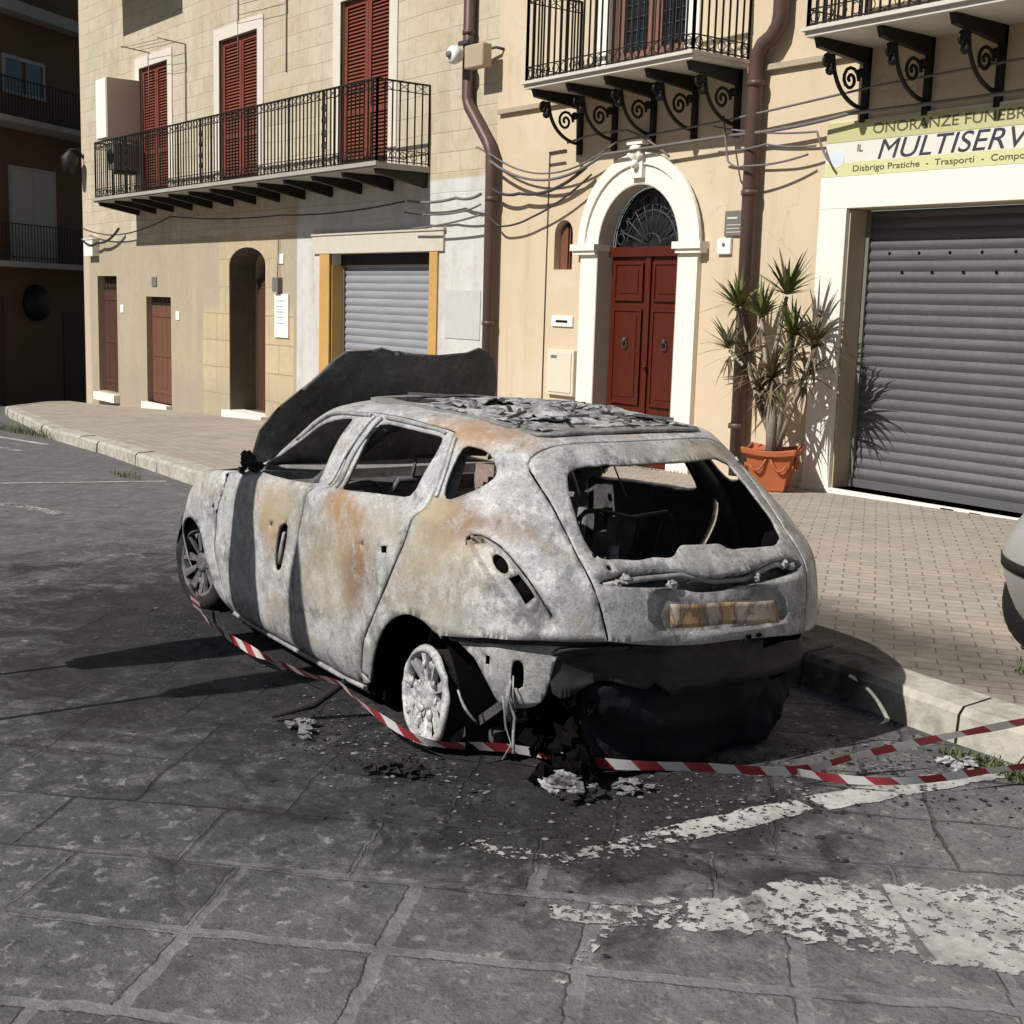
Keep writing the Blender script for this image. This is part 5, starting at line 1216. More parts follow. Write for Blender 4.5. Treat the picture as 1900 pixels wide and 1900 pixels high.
patch([(.325,2.46),(.258,2.70),(.183,2.80),(.1,2.77),(.058,2.59),(.009,2.375),(-.03,2.27),(-.078,2.17),(-.13,2.14),(-.258,2.3),(-.324,2.46),(-.324,2.30),(-.258,2.14),(-.13,1.98),(-.078,2.0),(-.03,2.1),(.009,2.20),(.058,2.42),(.1,2.55),(.183,2.58),(.258,2.50),(.322,2.28)],
      lambda t, v: .030+.04*max(0, min(1, (2.6-v)*1.2)), 'bumper_ledge', M['bumper'], CAR, dent=.5)
# sagging charred bumper skin
BMP = [(.155,2.45),(.10,2.52),(.05,2.35),(0,2.15),(-.06,2.0),(-.13,1.95),(-.23,2.0),(-.28,1.9),(-.27,1.35),(-.2,1.25),(-.1,1.2),(0,1.25),(.05,1.45),(.10,1.65),(.15,1.35),(.168,1.9)]
BJ = [(t+.006*noise.noise(Vector((i*.9, 2, 0))), v+(.22*noise.noise(Vector((i*.7, 7, 0))) if v < 1.5 else 0)) for i, (t, v) in enumerate(smooth_loop(BMP))]
patch(BJ, lambda t, v: .035+.06*max(0, 1.55-v)+.03*math.sin(v*4), 'bumper', M['bumper'], CAR, dent=1.6, thick=.01, seed=4)
patch([(.16,1.1),(.05,.85),(-.1,.85),(-.24,1.1),(-.25,.3),(-.2,-.0),(0,-.0),(.15,.0)], lambda t, v: .17, 'rear_valance', M['black'], CAR, thick=.004, dent=2)  # black sheet painting the shadow under the bumper
def crumple_panel(name, o_, u_, w_, mat, amp, cut, seed, n=(14, 14)):
    P_ = []; F_ = []; o_, u_, w_ = Vector(o_), Vector(u_), Vector(w_); nn = u_.cross(w_).normalized()
    for i in range(n[0]+1):
        for j in range(n[1]+1):
            p = o_+u_*i/n[0]+w_*j/n[1]; P_.append(p+nn*amp*(noise.noise(p*5+Vector((seed, 0, 0)))+.5*noise.noise(p*13)))
    for i in range(n[0]):
        for j in range(n[1]):
            p = o_+u_*(i+.5)/n[0]+w_*(j+.5)/n[1]
            if noise.noise(p*7+Vector((0, seed, 0))) > cut: continue
            a = i*(n[1]+1)+j; F_.append((a, a+1, a+n[1]+2, a+n[1]+1))
    return submesh(name, P_, F_, mat, CAR, .004, None, False)
V_ = []; na, nb_ = 40, 14
for i in range(na+1):
    t = .118-.30*i/na; top = CP(t, 1.55)-CN(t, 1.55)*.09
    for j in range(nb_+1):
        q = j/nb_; z = top.z*(1-q)+(.125+.05*abs(noise.noise(Vector((t*30, 1, 0)))))*q+.02*noise.noise(Vector((i*.3, j*.4, 2)))*(1 if q > .8 else .3)
        b_ = .02*math.sin(q*2.6)+.075*noise.noise(Vector((t*16, z*6, 3)))+.03*noise.noise(Vector((t*50, z*14, 3))); V_.append(Vector((top.x+.02*q-b_+.03*q*q, top.y*(1-.05*q), z)))
submesh('drooping_bumper_skin', V_, [(i*(nb_+1)+j, i*(nb_+1)+j+1, (i+1)*(nb_+1)+j+1, (i+1)*(nb_+1)+j) for i in range(na) for j in range(nb_)], plain('blue_black_plastic', (.009, .009, .012), .7, 0, .9, 7, .8, .2), CAR, .006)
# melted lump hanging below the corner
rr = random.Random(11); f = MB()
for k in range(14):
    t = .10+.075*rr.random(); q = CP(t, 1.2)-CN(t, 1.2)*rr.uniform(-.01, .10); z = rr.uniform(.13, .50)
    a = Vector((q.x+rr.uniform(-.03, .05), q.y, z)); f.rock(a, rr.uniform(.015, .045), (rr.uniform(.6, 1.6), rr.uniform(.5, 1.2), rr.uniform(.7, 1.9)), k)
o = f.build('melted_bumper_corner', M['black'], CAR)

f = MB()
for k in range(9):
    t = .11+.05*rr.random(); q = CP(t, 1.2)-CN(t, 1.2)*.0; a = Vector((q.x+rr.uniform(-.06, .03), q.y, rr.uniform(.115, .2))); f.rock(a, rr.uniform(.015, .05), (1.6, 1, .5), k)
f.build('ash_lump', M['ash'], CAR)
# torn wires and struts hanging from the panel
f = MB()
for q in range(5):
    t = .218+.004*q; p = inner_pts(t, 1.75-.1*q, .04); w_ = random.Random(q); f.tube([p]+[p+Vector((-.012*k*w_.uniform(.2, 1.6), .012*w_.uniform(-1, 1.4), -.07*k)) for k in range(1, 3+(q*2) % 4)], .0035+.0035*(q % 3), 5)
f.build('hanging_wire', M['ash_sunlit_inner'], CAR)
# underbody, sills, arches, axle
f = MB().box(-.55, 3.3, -.62, .62, .20, .27).box(.5, 2.45, .60, .80, .16, .24).box(.5, 2.45, -.80, -.60, .16, .24)
f.box(-.60, -.2, -.55, .50, .17, .45).box(2.35, 2.5, -.7, .7, .2, .9)  # rear box added to block sunlight leaking below the bumper
f.build('floor_pan', M['black'], CAR)
for cx, zz in ((.12, .66), (2.93, .70)):
    for s in (1, -1):
        f = MB(); n_ = 16
        v = []
        for i in range(n_+1):
            a = math.pi*(i/n_ if cx < 1 else .18+.82*i/n_); x = cx+.41*math.cos(a); z = .15+.53*math.sin(a); v += [(x, s*.84, z), (x, s*.55, z)]
        f.add(v, [(2*i, 2*i+2, 2*i+3, 2*i+1) for i in range(n_)], True); q_ = .42 if cx < 1 else .30
        f.add([(cx-.42, s*.55, .12), (cx+q_, s*.55, .12), (cx+q_, s*.55, .70), (cx-.42, s*.55, .75)], [(0, 1, 2, 3)])
        f.build('wheel_arch', M['black'], CAR)
f = MB().tube([(.15, .75, .30), (.15, -.75, .30)], .05, 8).bar((.12, .72, .3), (-.32, .70, .22), .05).bar((.75, .62, .24), (.12, .72, .28), .06).tube([(.05, .62, .24), (-.02, .60, .62)], .05, 8).bar((-.12, .80, .16), (-.42, .70, .42), .035)
f.build('rear_axle', M['burnt_inner'], CAR)
# sill strip
f = MB().tube([CP(t, .35)+CN(t, .35)*.004 for t in [.43+.022*i for i in range(12)]], .014, 6); f.build('sill_seam', M['ash_sunlit_inner'], CAR)
# ---- wheels: bare melted rims
def wheel(cx, cy, cz, s, steer, lean, tyre=False, r0=.218):
    Wh = bpy.data.objects.new('wheel', None); link(Wh); Wh.parent = CAR; Wh.location = (cx, cy, cz); Wh.rotation_euler = (R(lean), 0, R(steer))
    f = MB(); f.lathe([(r0, .0), (r0+.006, .006), (r0-.004, .02), (r0-.022, .028), (r0-.028, .010), (r0-.034, -.02)], (0, 0, 0), 40, 'y')
    rr = random.Random(int(cx*10)+s)
    for k in range(10):          # twin spokes, some sagging
        a = 2*math.pi*k/10+.1; da = .075
        for q in (-1, 1):
            a2 = a+q*da; f.bar((.055*math.cos(a), -.012*1, .055*math.sin(a)), ((r0-.028)*math.cos(a2), .005+rr.uniform(-.01, .012), (r0-.028)*math.sin(a2)), .020, .022)
    f.lathe([(0, .012), (.035, .014), (.062, .002), (.068, -.03)], (0, 0, 0), 20, 'y')
    for k in range(12):
        a = rr.uniform(0, 6.28); q = rr.uniform(.3, 1)*r0; f.ball((q*math.cos(a), .01, q*math.sin(a)), rr.uniform(.012, .028), 6, (1, .5, 1))
    f.v = [(x+.004*noise.noise(Vector((x*30, z*30, 1))), y+.010*noise.noise(Vector((x*22, z*22, 5))), z+.004*noise.noise(Vector((x*30, z*30, 9)))) for x, y, z in f.v]
    for k in range(14 if not tyre else 0): a = rr.uniform(3.3, 4.6); q = rr.uniform(.3, 1)*r0; f.rock((-q*math.cos(a)*.9, .004, q*math.sin(a)), rr.uniform(.02, .045), (1.2, .4, 1.2), k)
    if s < 0: f.v = [(x, -y, z) for x, y, z in f.v]
    o = f.build('rim', M['rim_dark'] if tyre else M['rim'], Wh)
    f = MB().lathe([(r0-.004, .0), (r0-.016, -.03), (r0-.022, -.09), (r0-.012, -.14), (r0+.004, -.185), (r0-.02, -.185), (r0-.04, -.1), (r0-.05, -.01)], (0, 0, 0), 32, 'y').lathe([(0, -.07), (.12, -.07), (.13, -.09), (0, -.09)], (0, 0, 0), 20, 'y')
    if s < 0: f.v = [(x, -y, z) for x, y, z in f.v]
    f.build('barrel', M['soot_and_shade'] if not tyre else M['black'], Wh)
    if tyre:
        f = MB(); n_ = 36
        prof = [(r0-.01, .02), (r0+.04, .035), (r0+.075, .0), (r0+.08, -.08), (r0+.07, -.16), (r0, -.18)]
        f.lathe(prof, (0, 0, 0), n_, 'y')
        f.v = [(x*(1+.05*noise.noise(Vector((x*6, y*4, z*6)))), y+.012*noise.noise(Vector((x*9, 1, z*9))), z*(1+.05*noise.noise(Vector((x*6, y*4, z*6))))) for x, y, z in f.v]
        if s < 0: f.v = [(x, -y, z) for x, y, z in f.v]
        f.build('tyre_remains', M['soot_and_shade'], Wh)
    return Wh
wheel(.02, .85, .113+.214, 1, -4, 4, r0=.215)
wheel(.12, -.80, .113+.218, -1, 0, 0)
wheel(2.98, .78, .113+.25, 1, 10, 3, True)
wheel(2.95, -.80, .113+.26, -1, 20, 0, True)
# ---- roof middle: rails, openings and the crumpled burnt lining
def roof_z(x, y):
    e = interp(x, XT, ROWS[10][7]); return e+.018*(1-(y/.46)**2)
RO = [(-.20,-.40),(.05,-.455),(.9,-.458),(1.35,-.44),(1.62,-.30),(1.72,0),(1.62,.30),(1.35,.44),(.9,.458),(.05,.455),(-.20,.40),(-.245,0)]
op1 = [(.98,-.36),(1.50,-.33),(1.52,.33),(.98,.36)]; op2 = [(.02,-.37),(.88,-.37),(.88,.37),(.02,.37)]
vs = []; ed = []
for L_ in (smooth_loop(RO), resample([(a/SX, b/SV) for a, b in op1], .05, True), resample([(a/SX, b/SV) for a, b in op2], .05, True)):
    b = len(vs)
    if L_[0][0] < -.1 or len(vs) == 0: L2 = L_
    else: L2 = [(a*SX, c*SV) for a, c in L_]
    vs += [Vector(q) for q in L2]; ed += [(b+i, b+(i+1) % len(L2)) for i in range(len(L2))]
for i in range(60):
    for j in range(26): vs.append(Vector((-.24+i*.034, -.45+j*.036)))
ov, oe, of, *_ = delaunay_2d_cdt(vs, ed, [], 0, 1e-4); F_ = []
ROs = smooth_loop(RO)
for f_ in of:
    c = (sum(ov[i].x for i in f_)/3, sum(ov[i].y for i in f_)/3)
    if inside(c, ROs) and not inside(c, op1) and not inside(c, op2): F_.append(f_)
P_ = [Vector((p.x, p.y, roof_z(p.x, p.y)+.006*noise.noise(Vector((p.x*5, p.y*5, 2))))) for p in ov]
submesh('roof', P_, F_, M['burnt_roof'], CAR, .014, M['burnt_inner'])
def crumple(name, x0, x1, y0, y1, mat, amp, zoff, step, cut, seed, parent):
    P_ = []; F_ = []; nx_ = int((x1-x0)/step); ny_ = int((y1-y0)/step)
    for i in range(nx_+1):
        for j in range(ny_+1):
            x = x0+(x1-x0)*i/nx_; y = y0+(y1-y0)*j/ny_; q = Vector((x*5, y*5, seed))
            h = amp*(noise.noise(q)+.6*abs(noise.noise(q*2.3))+.35*noise.noise(q*5)); q2 = Vector((x*9, y*9, seed+5))
            P_.append(Vector((x+.02*noise.noise(q2), y+.02*noise.noise(q2+Vector((7, 0, 0))), roof_z(x, y)+zoff+h)))
    for i in range(nx_):
        for j in range(ny_):
            x = x0+(x1-x0)*(i+.5)/nx_; y = y0+(y1-y0)*(j+.5)/ny_
            if noise.noise(Vector((x*6, y*6, seed+20))) > cut: continue
            a = i*(ny_+1)+j; F_.append((a, a+1, a+ny_+2, a+ny_+1))
    return submesh(name, P_, F_, mat, parent, .006, None, False)
crumple('burnt_roof_lining', -.16, .95, -.42, .42, M['ash'], .024, .004, .024, .30, 3, CAR)
crumple('burnt_roof_lining', .0, .80, -.38, .34, M['ash'], .028, .014, .020, .0, 9, CAR)
crumple('burnt_roof_lining', 1.0, 1.5, -.33, .33, M['soot_and_shade'], .03, -.03, .035, .1, 14, CAR)
crumple('burnt_roof_lining', -.16, .95, -.40, .40, M['black'], .02, -.03, .05, .9, 33, CAR)
f = MB()
for a, b in (((.93, -.45), (.93, .45)), ((.45, -.42), (.45, .42)), ((0, -.40), (0, .40))): f.bar((a[0], a[1], roof_z(*a)-.02), (b[0], b[1], roof_z(*b)-.02), .06, .03)
rr = random.Random(5)
for k in range(16):
    x = rr.uniform(-.1, .9); y = rr.uniform(-.38, .38); a = rr.uniform(0, 3.14); l = rr.uniform(.05, .2); z = roof_z(x, y)+rr.uniform(.02, .05)
    f.bar((x, y, z), (x+l*math.cos(a), y+l*math.sin(a), z+rr.uniform(-.03, .02)), .012)
f.build('roof_bar', M['burnt_inner'], CAR)
# ---- bonnet, thrown up and buckled
HO = [(.70,1.0),(.68,1.24),(.62,1.35),(.54,1.44),(.46,1.51),(.39,1.58),(.32,1.65),(.25,1.70),(.10,1.71),(.05,1.725),(-.02,1.705),(-.15,1.69),(-.35,1.68),(-.56,1.695),(-.64,1.725),(-.72,1.705),(-.80,1.62),(-.86,1.50),(-.865,1.35),(-.85,1.20),(-.80,1.0)]
vs = [Vector(p) for p in HO]; ed = [(i, (i+1) % len(HO)) for i in range(len(HO))]
for i in range(46):
    for j in range(22): vs.append(Vector((-.88+i*.036, .98+j*.036)))
ov, oe, of, *_ = delaunay_2d_cdt(vs, ed, [], 0, 1e-4)
def hood_x(y, z):
    e = (y/.8)**2; return 2.35-.45*(z-1)+.10*e+.035*noise.noise(Vector((y*2.2, z*3, 4)))+.05*max(0, z-1.6)*8*.3+.03*noise.noise(Vector((y*4, z*5, 8)))+.018*abs(noise.noise(Vector((y*8+z*3, z*5, 2))))-.05*math.exp(-((y+.2)/.12)**2)*(z-1)
P_ = [Vector((hood_x(p.x, p.y), p.x, p.y)) for p in ov]
F_ = [f_ for f_ in of if inside((sum(ov[i].x for i in f_)/3, sum(ov[i].y for i in f_)/3), HO)]
submesh('bonnet', P_, F_, M['hood'], CAR, .012, M['burnt_inner'])
# ---- cabin
f = MB().box(2.02, 2.34, -.74, .74, .98, 1.035).box(2.30, 2.42, -.72, .72, .3, 1.00); f.build('cowl', M['ash_sunlit_inner'], CAR)
f = MB().box(1.80, 2.03, -.72, .72, .70, .98).tube([(1.78, -.7, .86), (1.72, 0, .88), (1.78, .7, .86)], .06, 8).tube([(1.62+.03*math.sin(3*t), .38+.16*math.cos(t), .90+.13*math.sin(t)) for t in [q*math.pi/9 for q in range(2, 15)]], .008, 6).bar((1.62, .38, .95), (1.9, .38, .86), .05)
f.build('dashboard', M['burnt_inner'], CAR)
def seat(x, y, w, name='seat_frame'):
    f = MB(); a = [(x, y-w/2, .45), (x-.28, y-w/2+.02, 1.0), (x-.32, y-w/2+.1, 1.12), (x-.32, y+w/2-.1, 1.12), (x-.28, y+w/2-.02, 1.0), (x, y+w/2, .45)]
    f.tube(a, .018, 6)
    for k in range(6):
        t = (k+1)/7; f.tube([(x-.28*t, y-w/2+.02, .45+.55*t), (x-.28*t+.03, y, .45+.55*t-.02), (x-.28*t, y+w/2-.02, .45+.55*t)], .006, 4)
    f.tube([(x, y-w/2, .45), (x+.5, y-w/2, .46), (x+.5, y+w/2, .46), (x, y+w/2, .45)], .02, 6)
    f.tube([(x-.31, y-.06, 1.1), (x-.35, y-.06, 1.24), (x-.35, y+.06, 1.24), (x-.31, y+.06, 1.1)], .010, 5)
    for sx in (0, .45):
        for sy in (-1, 1): f.bar((x+sx, y+sy*w/2, .25), (x+sx, y+sy*w/2, .46), .03)
    f.v = [(p[0]+.02*noise.noise(Vector(p)*6), p[1]+.02*noise.noise(Vector(p)*6+Vector((9, 0, 0))), p[2]+.02*noise.noise(Vector(p)*6+Vector((0, 9, 0)))) for p in f.v]
    return f.build(name, M['ash_sunlit_inner'] if y < 0 else M['burnt_inner'], CAR)  # right seat gets the paler steel, painting sunlight on its frame
seat(1.25, .38, .46); seat(1.25, -.38, .46)
f = MB()
for y0, y1 in ((-.62, -.02), (.02, .62)):
    f.tube([(.42+(.22-.42)*t, y0, .45+.53*t) for t in (0, .25, .5, .75, 1)]+[(.20, y0+.06+(y1-y0-.12)*t, 1.02) for t in (0, .2, .4, .6, .8, 1)]+[(.22+.2*t, y1, .98-.53*t) for t in (0, .25, .5, .75, 1)], .010, 6)
    for k in range(5): y = y0+.06+(y1-y0-.12)*k/4; f.tube([(.40, y, .5), (.22, y, 1.0)], .007, 4)
f.v = [(p[0]+.04*noise.noise(Vector(p)*4), p[1]+.03*noise.noise(Vector(p)*5+Vector((9, 0, 0))), p[2]+.05*noise.noise(Vector(p)*4+Vector((0, 9, 0)))) for p in f.v]
f.build('rear_seat_frame', M['burnt_inner'], CAR)
RUSTY = plain('scorched_seat_plate', (.26, .20, .175), .8, .1, .7, 9, .5)
crumple_panel('seat_back_plate', (1.18, -.56, .5), (-.24, 0, .48), (0, .36, 0), RUSTY, .03, .15, 3)
crumple_panel('seat_back_plate', (1.18, .22, .5), (-.24, 0, .44), (0, .34, 0), RUSTY, .03, .05, 8)
crumple_panel('seat_back_plate', (.36, -.42, .5), (-.14, 0, .50), (0, .50, 0), RUSTY, .03, .12, 12)
f = MB().box(-.12, -.10, -.04, .0, .5, .93).box(.2, .22, .23, .29, .5, .88).tube([(-.25, .55, 1.24), (.1, .60, 1.1), (.05, .62, .6)], .02, 6).tube([(.1, -.1, 1.38), (.15, .3, 1.05)], .007, 4).tube([(.1, -.1, 1.38), (.2, -.32, 1.1)], .005, 4)
f.build('interior_strut', M['rim'], CAR)
crumple_panel('trim_shred', (-.28, .50, .95), (.38, .10, .0), (0, 0, .36), RUSTY, .02, .0, 21)
f = MB()
for s in (1, -1): f.tube([CP(s*(.62), v)-CN(s*.62, v)*.05 for v in (1, 3, 5, 6, 7, 8, 8.6)], .04, 6).tube([CP(s*(.335), v)-CN(s*.335, v)*.05 for v in (3, 5, 6, 7, 8, 8.6)], .035, 6)
f.build('inner_pillar', M['burnt_inner'], CAR)
f = MB().box(2.55, 3.25, -.45, .45, .3, .72)
for k in range(9):
    rr = random.Random(40+k); f.ball((rr.uniform(2.6, 3.2), rr.uniform(-.4, .4), .75), rr.uniform(.05, .12), 8, (1, 1, .6))
f.build('engine_block', M['soot_and_shade'], CAR)
f = MB().tube([(3.38, -.75, .55), (3.52, -.3, .55), (3.52, .3, .55), (3.38, .75, .55)], .05, 8); f.build('front_beam', M['burnt_inner'], CAR)
# ================================================================== parked car at the right edge, on the pavement
def parked_car():
    C2 = empty('parked_car', (-2.40, 7.66, .12), R(250), label='pale grey parked car whose rounded bumper corner shows at the right edge', cat='car')
    hl = [W1, W2, W3, mir(W1), mir(W2), mir(W3), WS, mir(WS), GLS, ARR, mir(ARR), ARF, mir(ARF)]
    P_, T_, F_ = car_shell(hl, [], [FD, BSH, CSH, mir(FD), mir(BSH), mir(CSH)], step=.07, dent=0)
    P_ = [p-Vector((1.3, 0, 0)) for p in P_]
    F_ = [f_ for f_, c in F_]
    submesh('body', P_, F_, M['silver_paint'], C2, .01)
    nose = MB()
    def sub(poly, ins, name, mat, par=C2):
        vs = [Vector((a*SX, b*SV)) for a, b in resample(poly, .05, True)]; ed = [(i, (i+1) % len(vs)) for i in range(len(vs))]; b = bbox(poly, 0)
        x = b[0]*SX
        while x < b[1]*SX:
            y = b[2]*SV
            while y < b[3]*SV: vs.append(Vector((x, y))); y += .06
            x += .06
        ov, oe, of, *_ = delaunay_2d_cdt(vs, ed, [], 0, 1e-4)
        P2_ = [CP(p.x/SX, p.y/SV)+CN(p.x/SX, p.y/SV)*ins-Vector((1.3, 0, 0)) for p in ov]; F2 = [f_ for f_ in of if inside((sum(ov[i].x for i in f_)/3/SX, sum(ov[i].y for i in f_)/3/SV), poly)]
        return submesh(name, P2_, F2, mat, par, .006)
    for s in (1, -1):
        g = (lambda L_: L_) if s > 0 else mir
        for w in (W1, W2, W3): sub(g(w), -.006, 'side_window', M['glass_dark'])
        sub(g([(a, b) for a, b in [(.836,6.45),(.836,8.30),(.850,8.62),(1.0,8.72),(1.0,6.28),(.850,6.28)]]), -.006, 'windscreen', M['glass_dark'])
    sub(GLS, -.006, 'rear_window', M['glass_dark'])
    sub([(.30,2.0),(0,1.8),(-.30,2.0),(-.30,1.65),(0,1.45),(.30,1.65)], .006, 'bumper_strip', M['rubber'])
    sub([(1.0,2.45),(.78,2.45),(.78,2.1),(1.0,2.1)], .006, 'bumper_strip', M['rubber']); sub([(-1.0,2.45),(-.78,2.45),(-.78,2.1),(-1.0,2.1)], .006, 'bumper_strip', M['rubber'])
    sub([(.25,.9),(0,.7),(-.25,.9),(-.25,.1),(.25,.1)], .004, 'lower_grille', M['rubber'])
    for s in (1, -1): sub([(s*.26, 4.9), (s*.2, 4.7), (s*.16, 3.2), (s*.2, 3.2), (s*.26, 4.2)], .006, 'tail_lamp', plain('red_lamp', (.3, .01, .01), .2, 0, .1) if 'red_lamp' not in bpy.data.materials else bpy.data.materials['red_lamp'])
    ro = MB(); v = []; n_ = 24
    xs_ = [-.24+i*(1.98/n_) for i in range(n_+1)]
    for x in xs_:
        w = .46 if x < 1.2 else .46*math.sqrt(max(0, 1-((x-1.2)/.56)**2.4)); w = max(.02, w)
        for j in range(9): y = -w+2*w*j/8; v.append((x-1.3, y, interp(x, XT, ROWS[10][7])+.004))
    ro.add(v, [(i*9+j, i*9+j+1, (i+1)*9+j+1, (i+1)*9+j) for i in range(n_) for j in range(8)], True); ro.build('roof', M['silver_paint'], C2)
    MB().box(-1.6, 1.8, -.6, .6, .2, .5).build('floor_pan', M['rubber'], C2)
    for cx in (.12, 2.95):
        for s in (1, -1):
            Wh = bpy.data.objects.new('wheel', None); link(Wh); Wh.parent = C2; Wh.location = (cx-1.3, s*.85, .31)
            f = MB().lathe([(.2, .02), (.29, .02), (.31, -.02), (.31, -.18), (.29, -.2), (.2, -.2)], (0, 0, 0), 32, 'y'); 
            if s < 0: f.v = [(x, -y, z) for x, y, z in f.v]
            f.build('tyre', M['rubber'], Wh)
            f = MB().lathe([(0, .01), (.05, .012), (.19, .0), (.205, .015), (.205, -.1)], (0, 0, 0), 28, 'y')
            if s < 0: f.v = [(x, -y, z) for x, y, z in f.v]
            f.build('hub_cap', M['silver_paint'], Wh)
    return C2
PC = parked_car()

# ================================================================== potted dracaena
PL = empty('potted_dracaena', (-9.40, 10.42, pz(-9.3, 10.42)), label='spiky dracaena with several stems in a square terracotta pot by the drainpipe', cat='potted plant')
def sq_pot():
    f = MB(); prof = [(.15, 0), (.165, .02), (.245, .40), (.285, .41), (.295, .47), (.275, .475), (.255, .43), (.10, .42)]
    n_ = 4; b = []
    for r_, z in prof:
        for sx, sy in ((-1, -1), (1, -1), (1, 1), (-1, 1)):
            for k in range(4): # rounded, wavy sides
                a = [(-1, -1), (1, -1), (1, 1), (-1, 1)]; i = a.index((sx, sy)); nx_ = a[(i+1) % 4]; t = k/4
                x = sx+(nx_[0]-sx)*t; y = sy+(nx_[1]-sy)*t; dip = .035*math.sin(math.pi*t)*(z/.47)
                b.append((x*r_*.98, y*r_*.98, z-dip*(1 if z > .3 else 0)))
    m_ = 16; f.add(b, [(i*m_+k, i*m_+(k+1) % m_, (i+1)*m_+(k+1) % m_, (i+1)*m_+k) for i in range(len(prof)-1) for k in range(m_)]); return f
o = sq_pot().build('pot', M['terracotta'], PL, bevel=.006); o.rotation_euler = (0, 0, R(32))
f = MB()
for k in range(4):
    a = math.pi/2*k; c, s = math.cos(a), math.sin(a)
    for sg in (-1, 1): f.tube([(c*.245-s*sg*(.02+.17*t), s*.245+c*sg*(.02+.17*t), .36-.13*math.sin(math.pi*t/1.2)) for t in [q/6 for q in range(7)]], .012, 5)
o = f.build('swag_relief', M['terracotta'], PL); o.rotation_euler = (0, 0, R(32))
MB().lathe([(0, .42), (.22, .41)], (0, 0, 0), 14).build('soil', M['soil'], PL)
def leaf_fan(c, d, n_, ln, w, seed, mbs, droop=.25, spread=1.0):
    rr = random.Random(seed); c = Vector(c); d = Vector(d).normalized()
    for k in range(n_):
        az = rr.uniform(0, 6.283); el = rr.uniform(.1, 1.35)*spread
        u = d.orthogonal().normalized(); v = d.cross(u)
        dir_ = (d*math.cos(el)+(u*math.cos(az)+v*math.sin(az))*math.sin(el)).normalized()
        L_ = ln*rr.uniform(.65, 1.1); side = dir_.cross(Vector((0, 0, 1)));
        if side.length < .1: side = Vector((1, 0, 0))
        side.normalize(); P_ = []; m_ = 5; dr = droop*rr.uniform(.4, 1.5)
        for i in range(m_+1):
            t = i/m_; p = c+dir_*L_*t+Vector((0, 0, -dr*L_*t*t)); ww = w*(1-t)**.7*(.6+.8*min(1, t*4))*.5 if i < m_ else .0005
            P_ += [p-side*ww, p+side*ww]
        mb = mbs[0] if rr.random() > .22 else mbs[1]
        mb.add(P_, [(2*i, 2*i+1, 2*i+3, 2*i+2) for i in range(m_)], True)
g = MB(); dry = MB(); st = MB()
stems = [((0, 0), (-.02, .0, 1.05), .05), ]
st.tube([(.0, -.02, .38), (-.03, -.02, .8), (-.10, 0, 1.25)], [.062, .055, .045], 8)
heads = [((-.66, .05, 1.90), 34, .42, 0), ((.06, .0, 2.04), 40, .45, 0), ((-.32, .05, 1.80), 30, .40, 0), ((-.80, .1, 1.45), 26, .40, 0), ((.42, .05, 1.52), 40, .50, .5), ((-.02, -.08, 1.18), 44, .42, .8), ((.18, .0, 1.62), 26, .42, .2), ((.30, .1, 1.22), 24, .42, .7), ((-.42, -.05, 1.40), 22, .35, .7), ((-.16, -.05, 1.05), 18, .3, 1)]
rr = random.Random(2)
for k, (h, n_, ln, dr_) in enumerate(heads):
    base = (-.10, 0, 1.1) if k % 2 else (.03, .02, .42); mid = ((base[0]+h[0])/2+rr.uniform(-.03, .03), h[1]*.5, (base[2]+h[2])/2-.05)
    st.tube([base, mid, (h[0], h[1], h[2]-.02)], [.032, .024, .019], 6)
    leaf_fan(h, (rr.uniform(-.2, .2)+h[0]*.3, rr.uniform(-.3, .1), 1), int(n_*1.35), ln*1.35, .038, k*7+1, (g, dry) if dr_ < .5 else (dry, g), .25+.25*dr_, 1.0+.35*dr_)
    leaf_fan((h[0], h[1], h[2]-.08), (0, -.1, -1), int(6+8*dr_), ln*.7, .022, k*7+3, (dry, dry), .3, .8)
st.build('stem', M['bark'], PL); g.build('green_leaves', M['leaf'], PL); dry.build('dry_leaves', M['dry_leaf'], PL)

# ================================================================== barrier tape
def ribbon(path, w, name, label, group=None, seed=0, twist=()):
    P = [Vector(p) for p in path]; Q = []
    for i in range(len(P)-1):
        p0, p1, p2, p3 = P[max(i-1, 0)], P[i], P[i+1], P[min(i+2, len(P)-1)]; n_ = max(3, int((p2-p1).length/.05))
        for k in range(n_):
            f = k/n_; Q.append(.5*((2*p1)+(p2-p0)*f+(2*p0-5*p1+4*p2-p3)*f*f+(3*p1-p0-3*p2+p3)*f**3))
    Q.append(P[-1]); v = []; uv = []; d = 0
    for i, q in enumerate(Q):
        if i: d += (q-Q[i-1]).length
        t = (Q[min(i+1, len(Q)-1)]-Q[max(i-1, 0)]).normalized(); u = Vector((0, 0, 1)); u = (u-t*u.dot(t)).normalized(); s = t.cross(u)
        a = .55+.75*noise.noise(Vector((d*1.1, seed, 0)))+.35*noise.noise(Vector((d*4, seed, 3)))
        ax = u*math.cos(a)+s*math.sin(a); ww = w*(.9+.25*noise.noise(Vector((d*3, 5, seed))))
        v += [tuple(q-ax*ww/2), tuple(q+ax*ww/2)]; uv += [(d, 0), (d, 1)]
    F_ = [(2*i, 2*i+2, 2*i+3, 2*i+1) for i in range(len(Q)-1)]
    me = bpy.data.meshes.new(name); me.from_pydata(v, [], F_); me.polygons.foreach_set('use_smooth', [True]*len(F_)); me.materials.append(M['tape'])
    ul = me.uv_layers.new(name='UVMap')
    for l in me.loops: ul.data[l.index].uv = uv[l.vertex_index]
    o = link(bpy.data.objects.new(name, me)); return tag(o, label=label, cat='barrier tape', group=group)
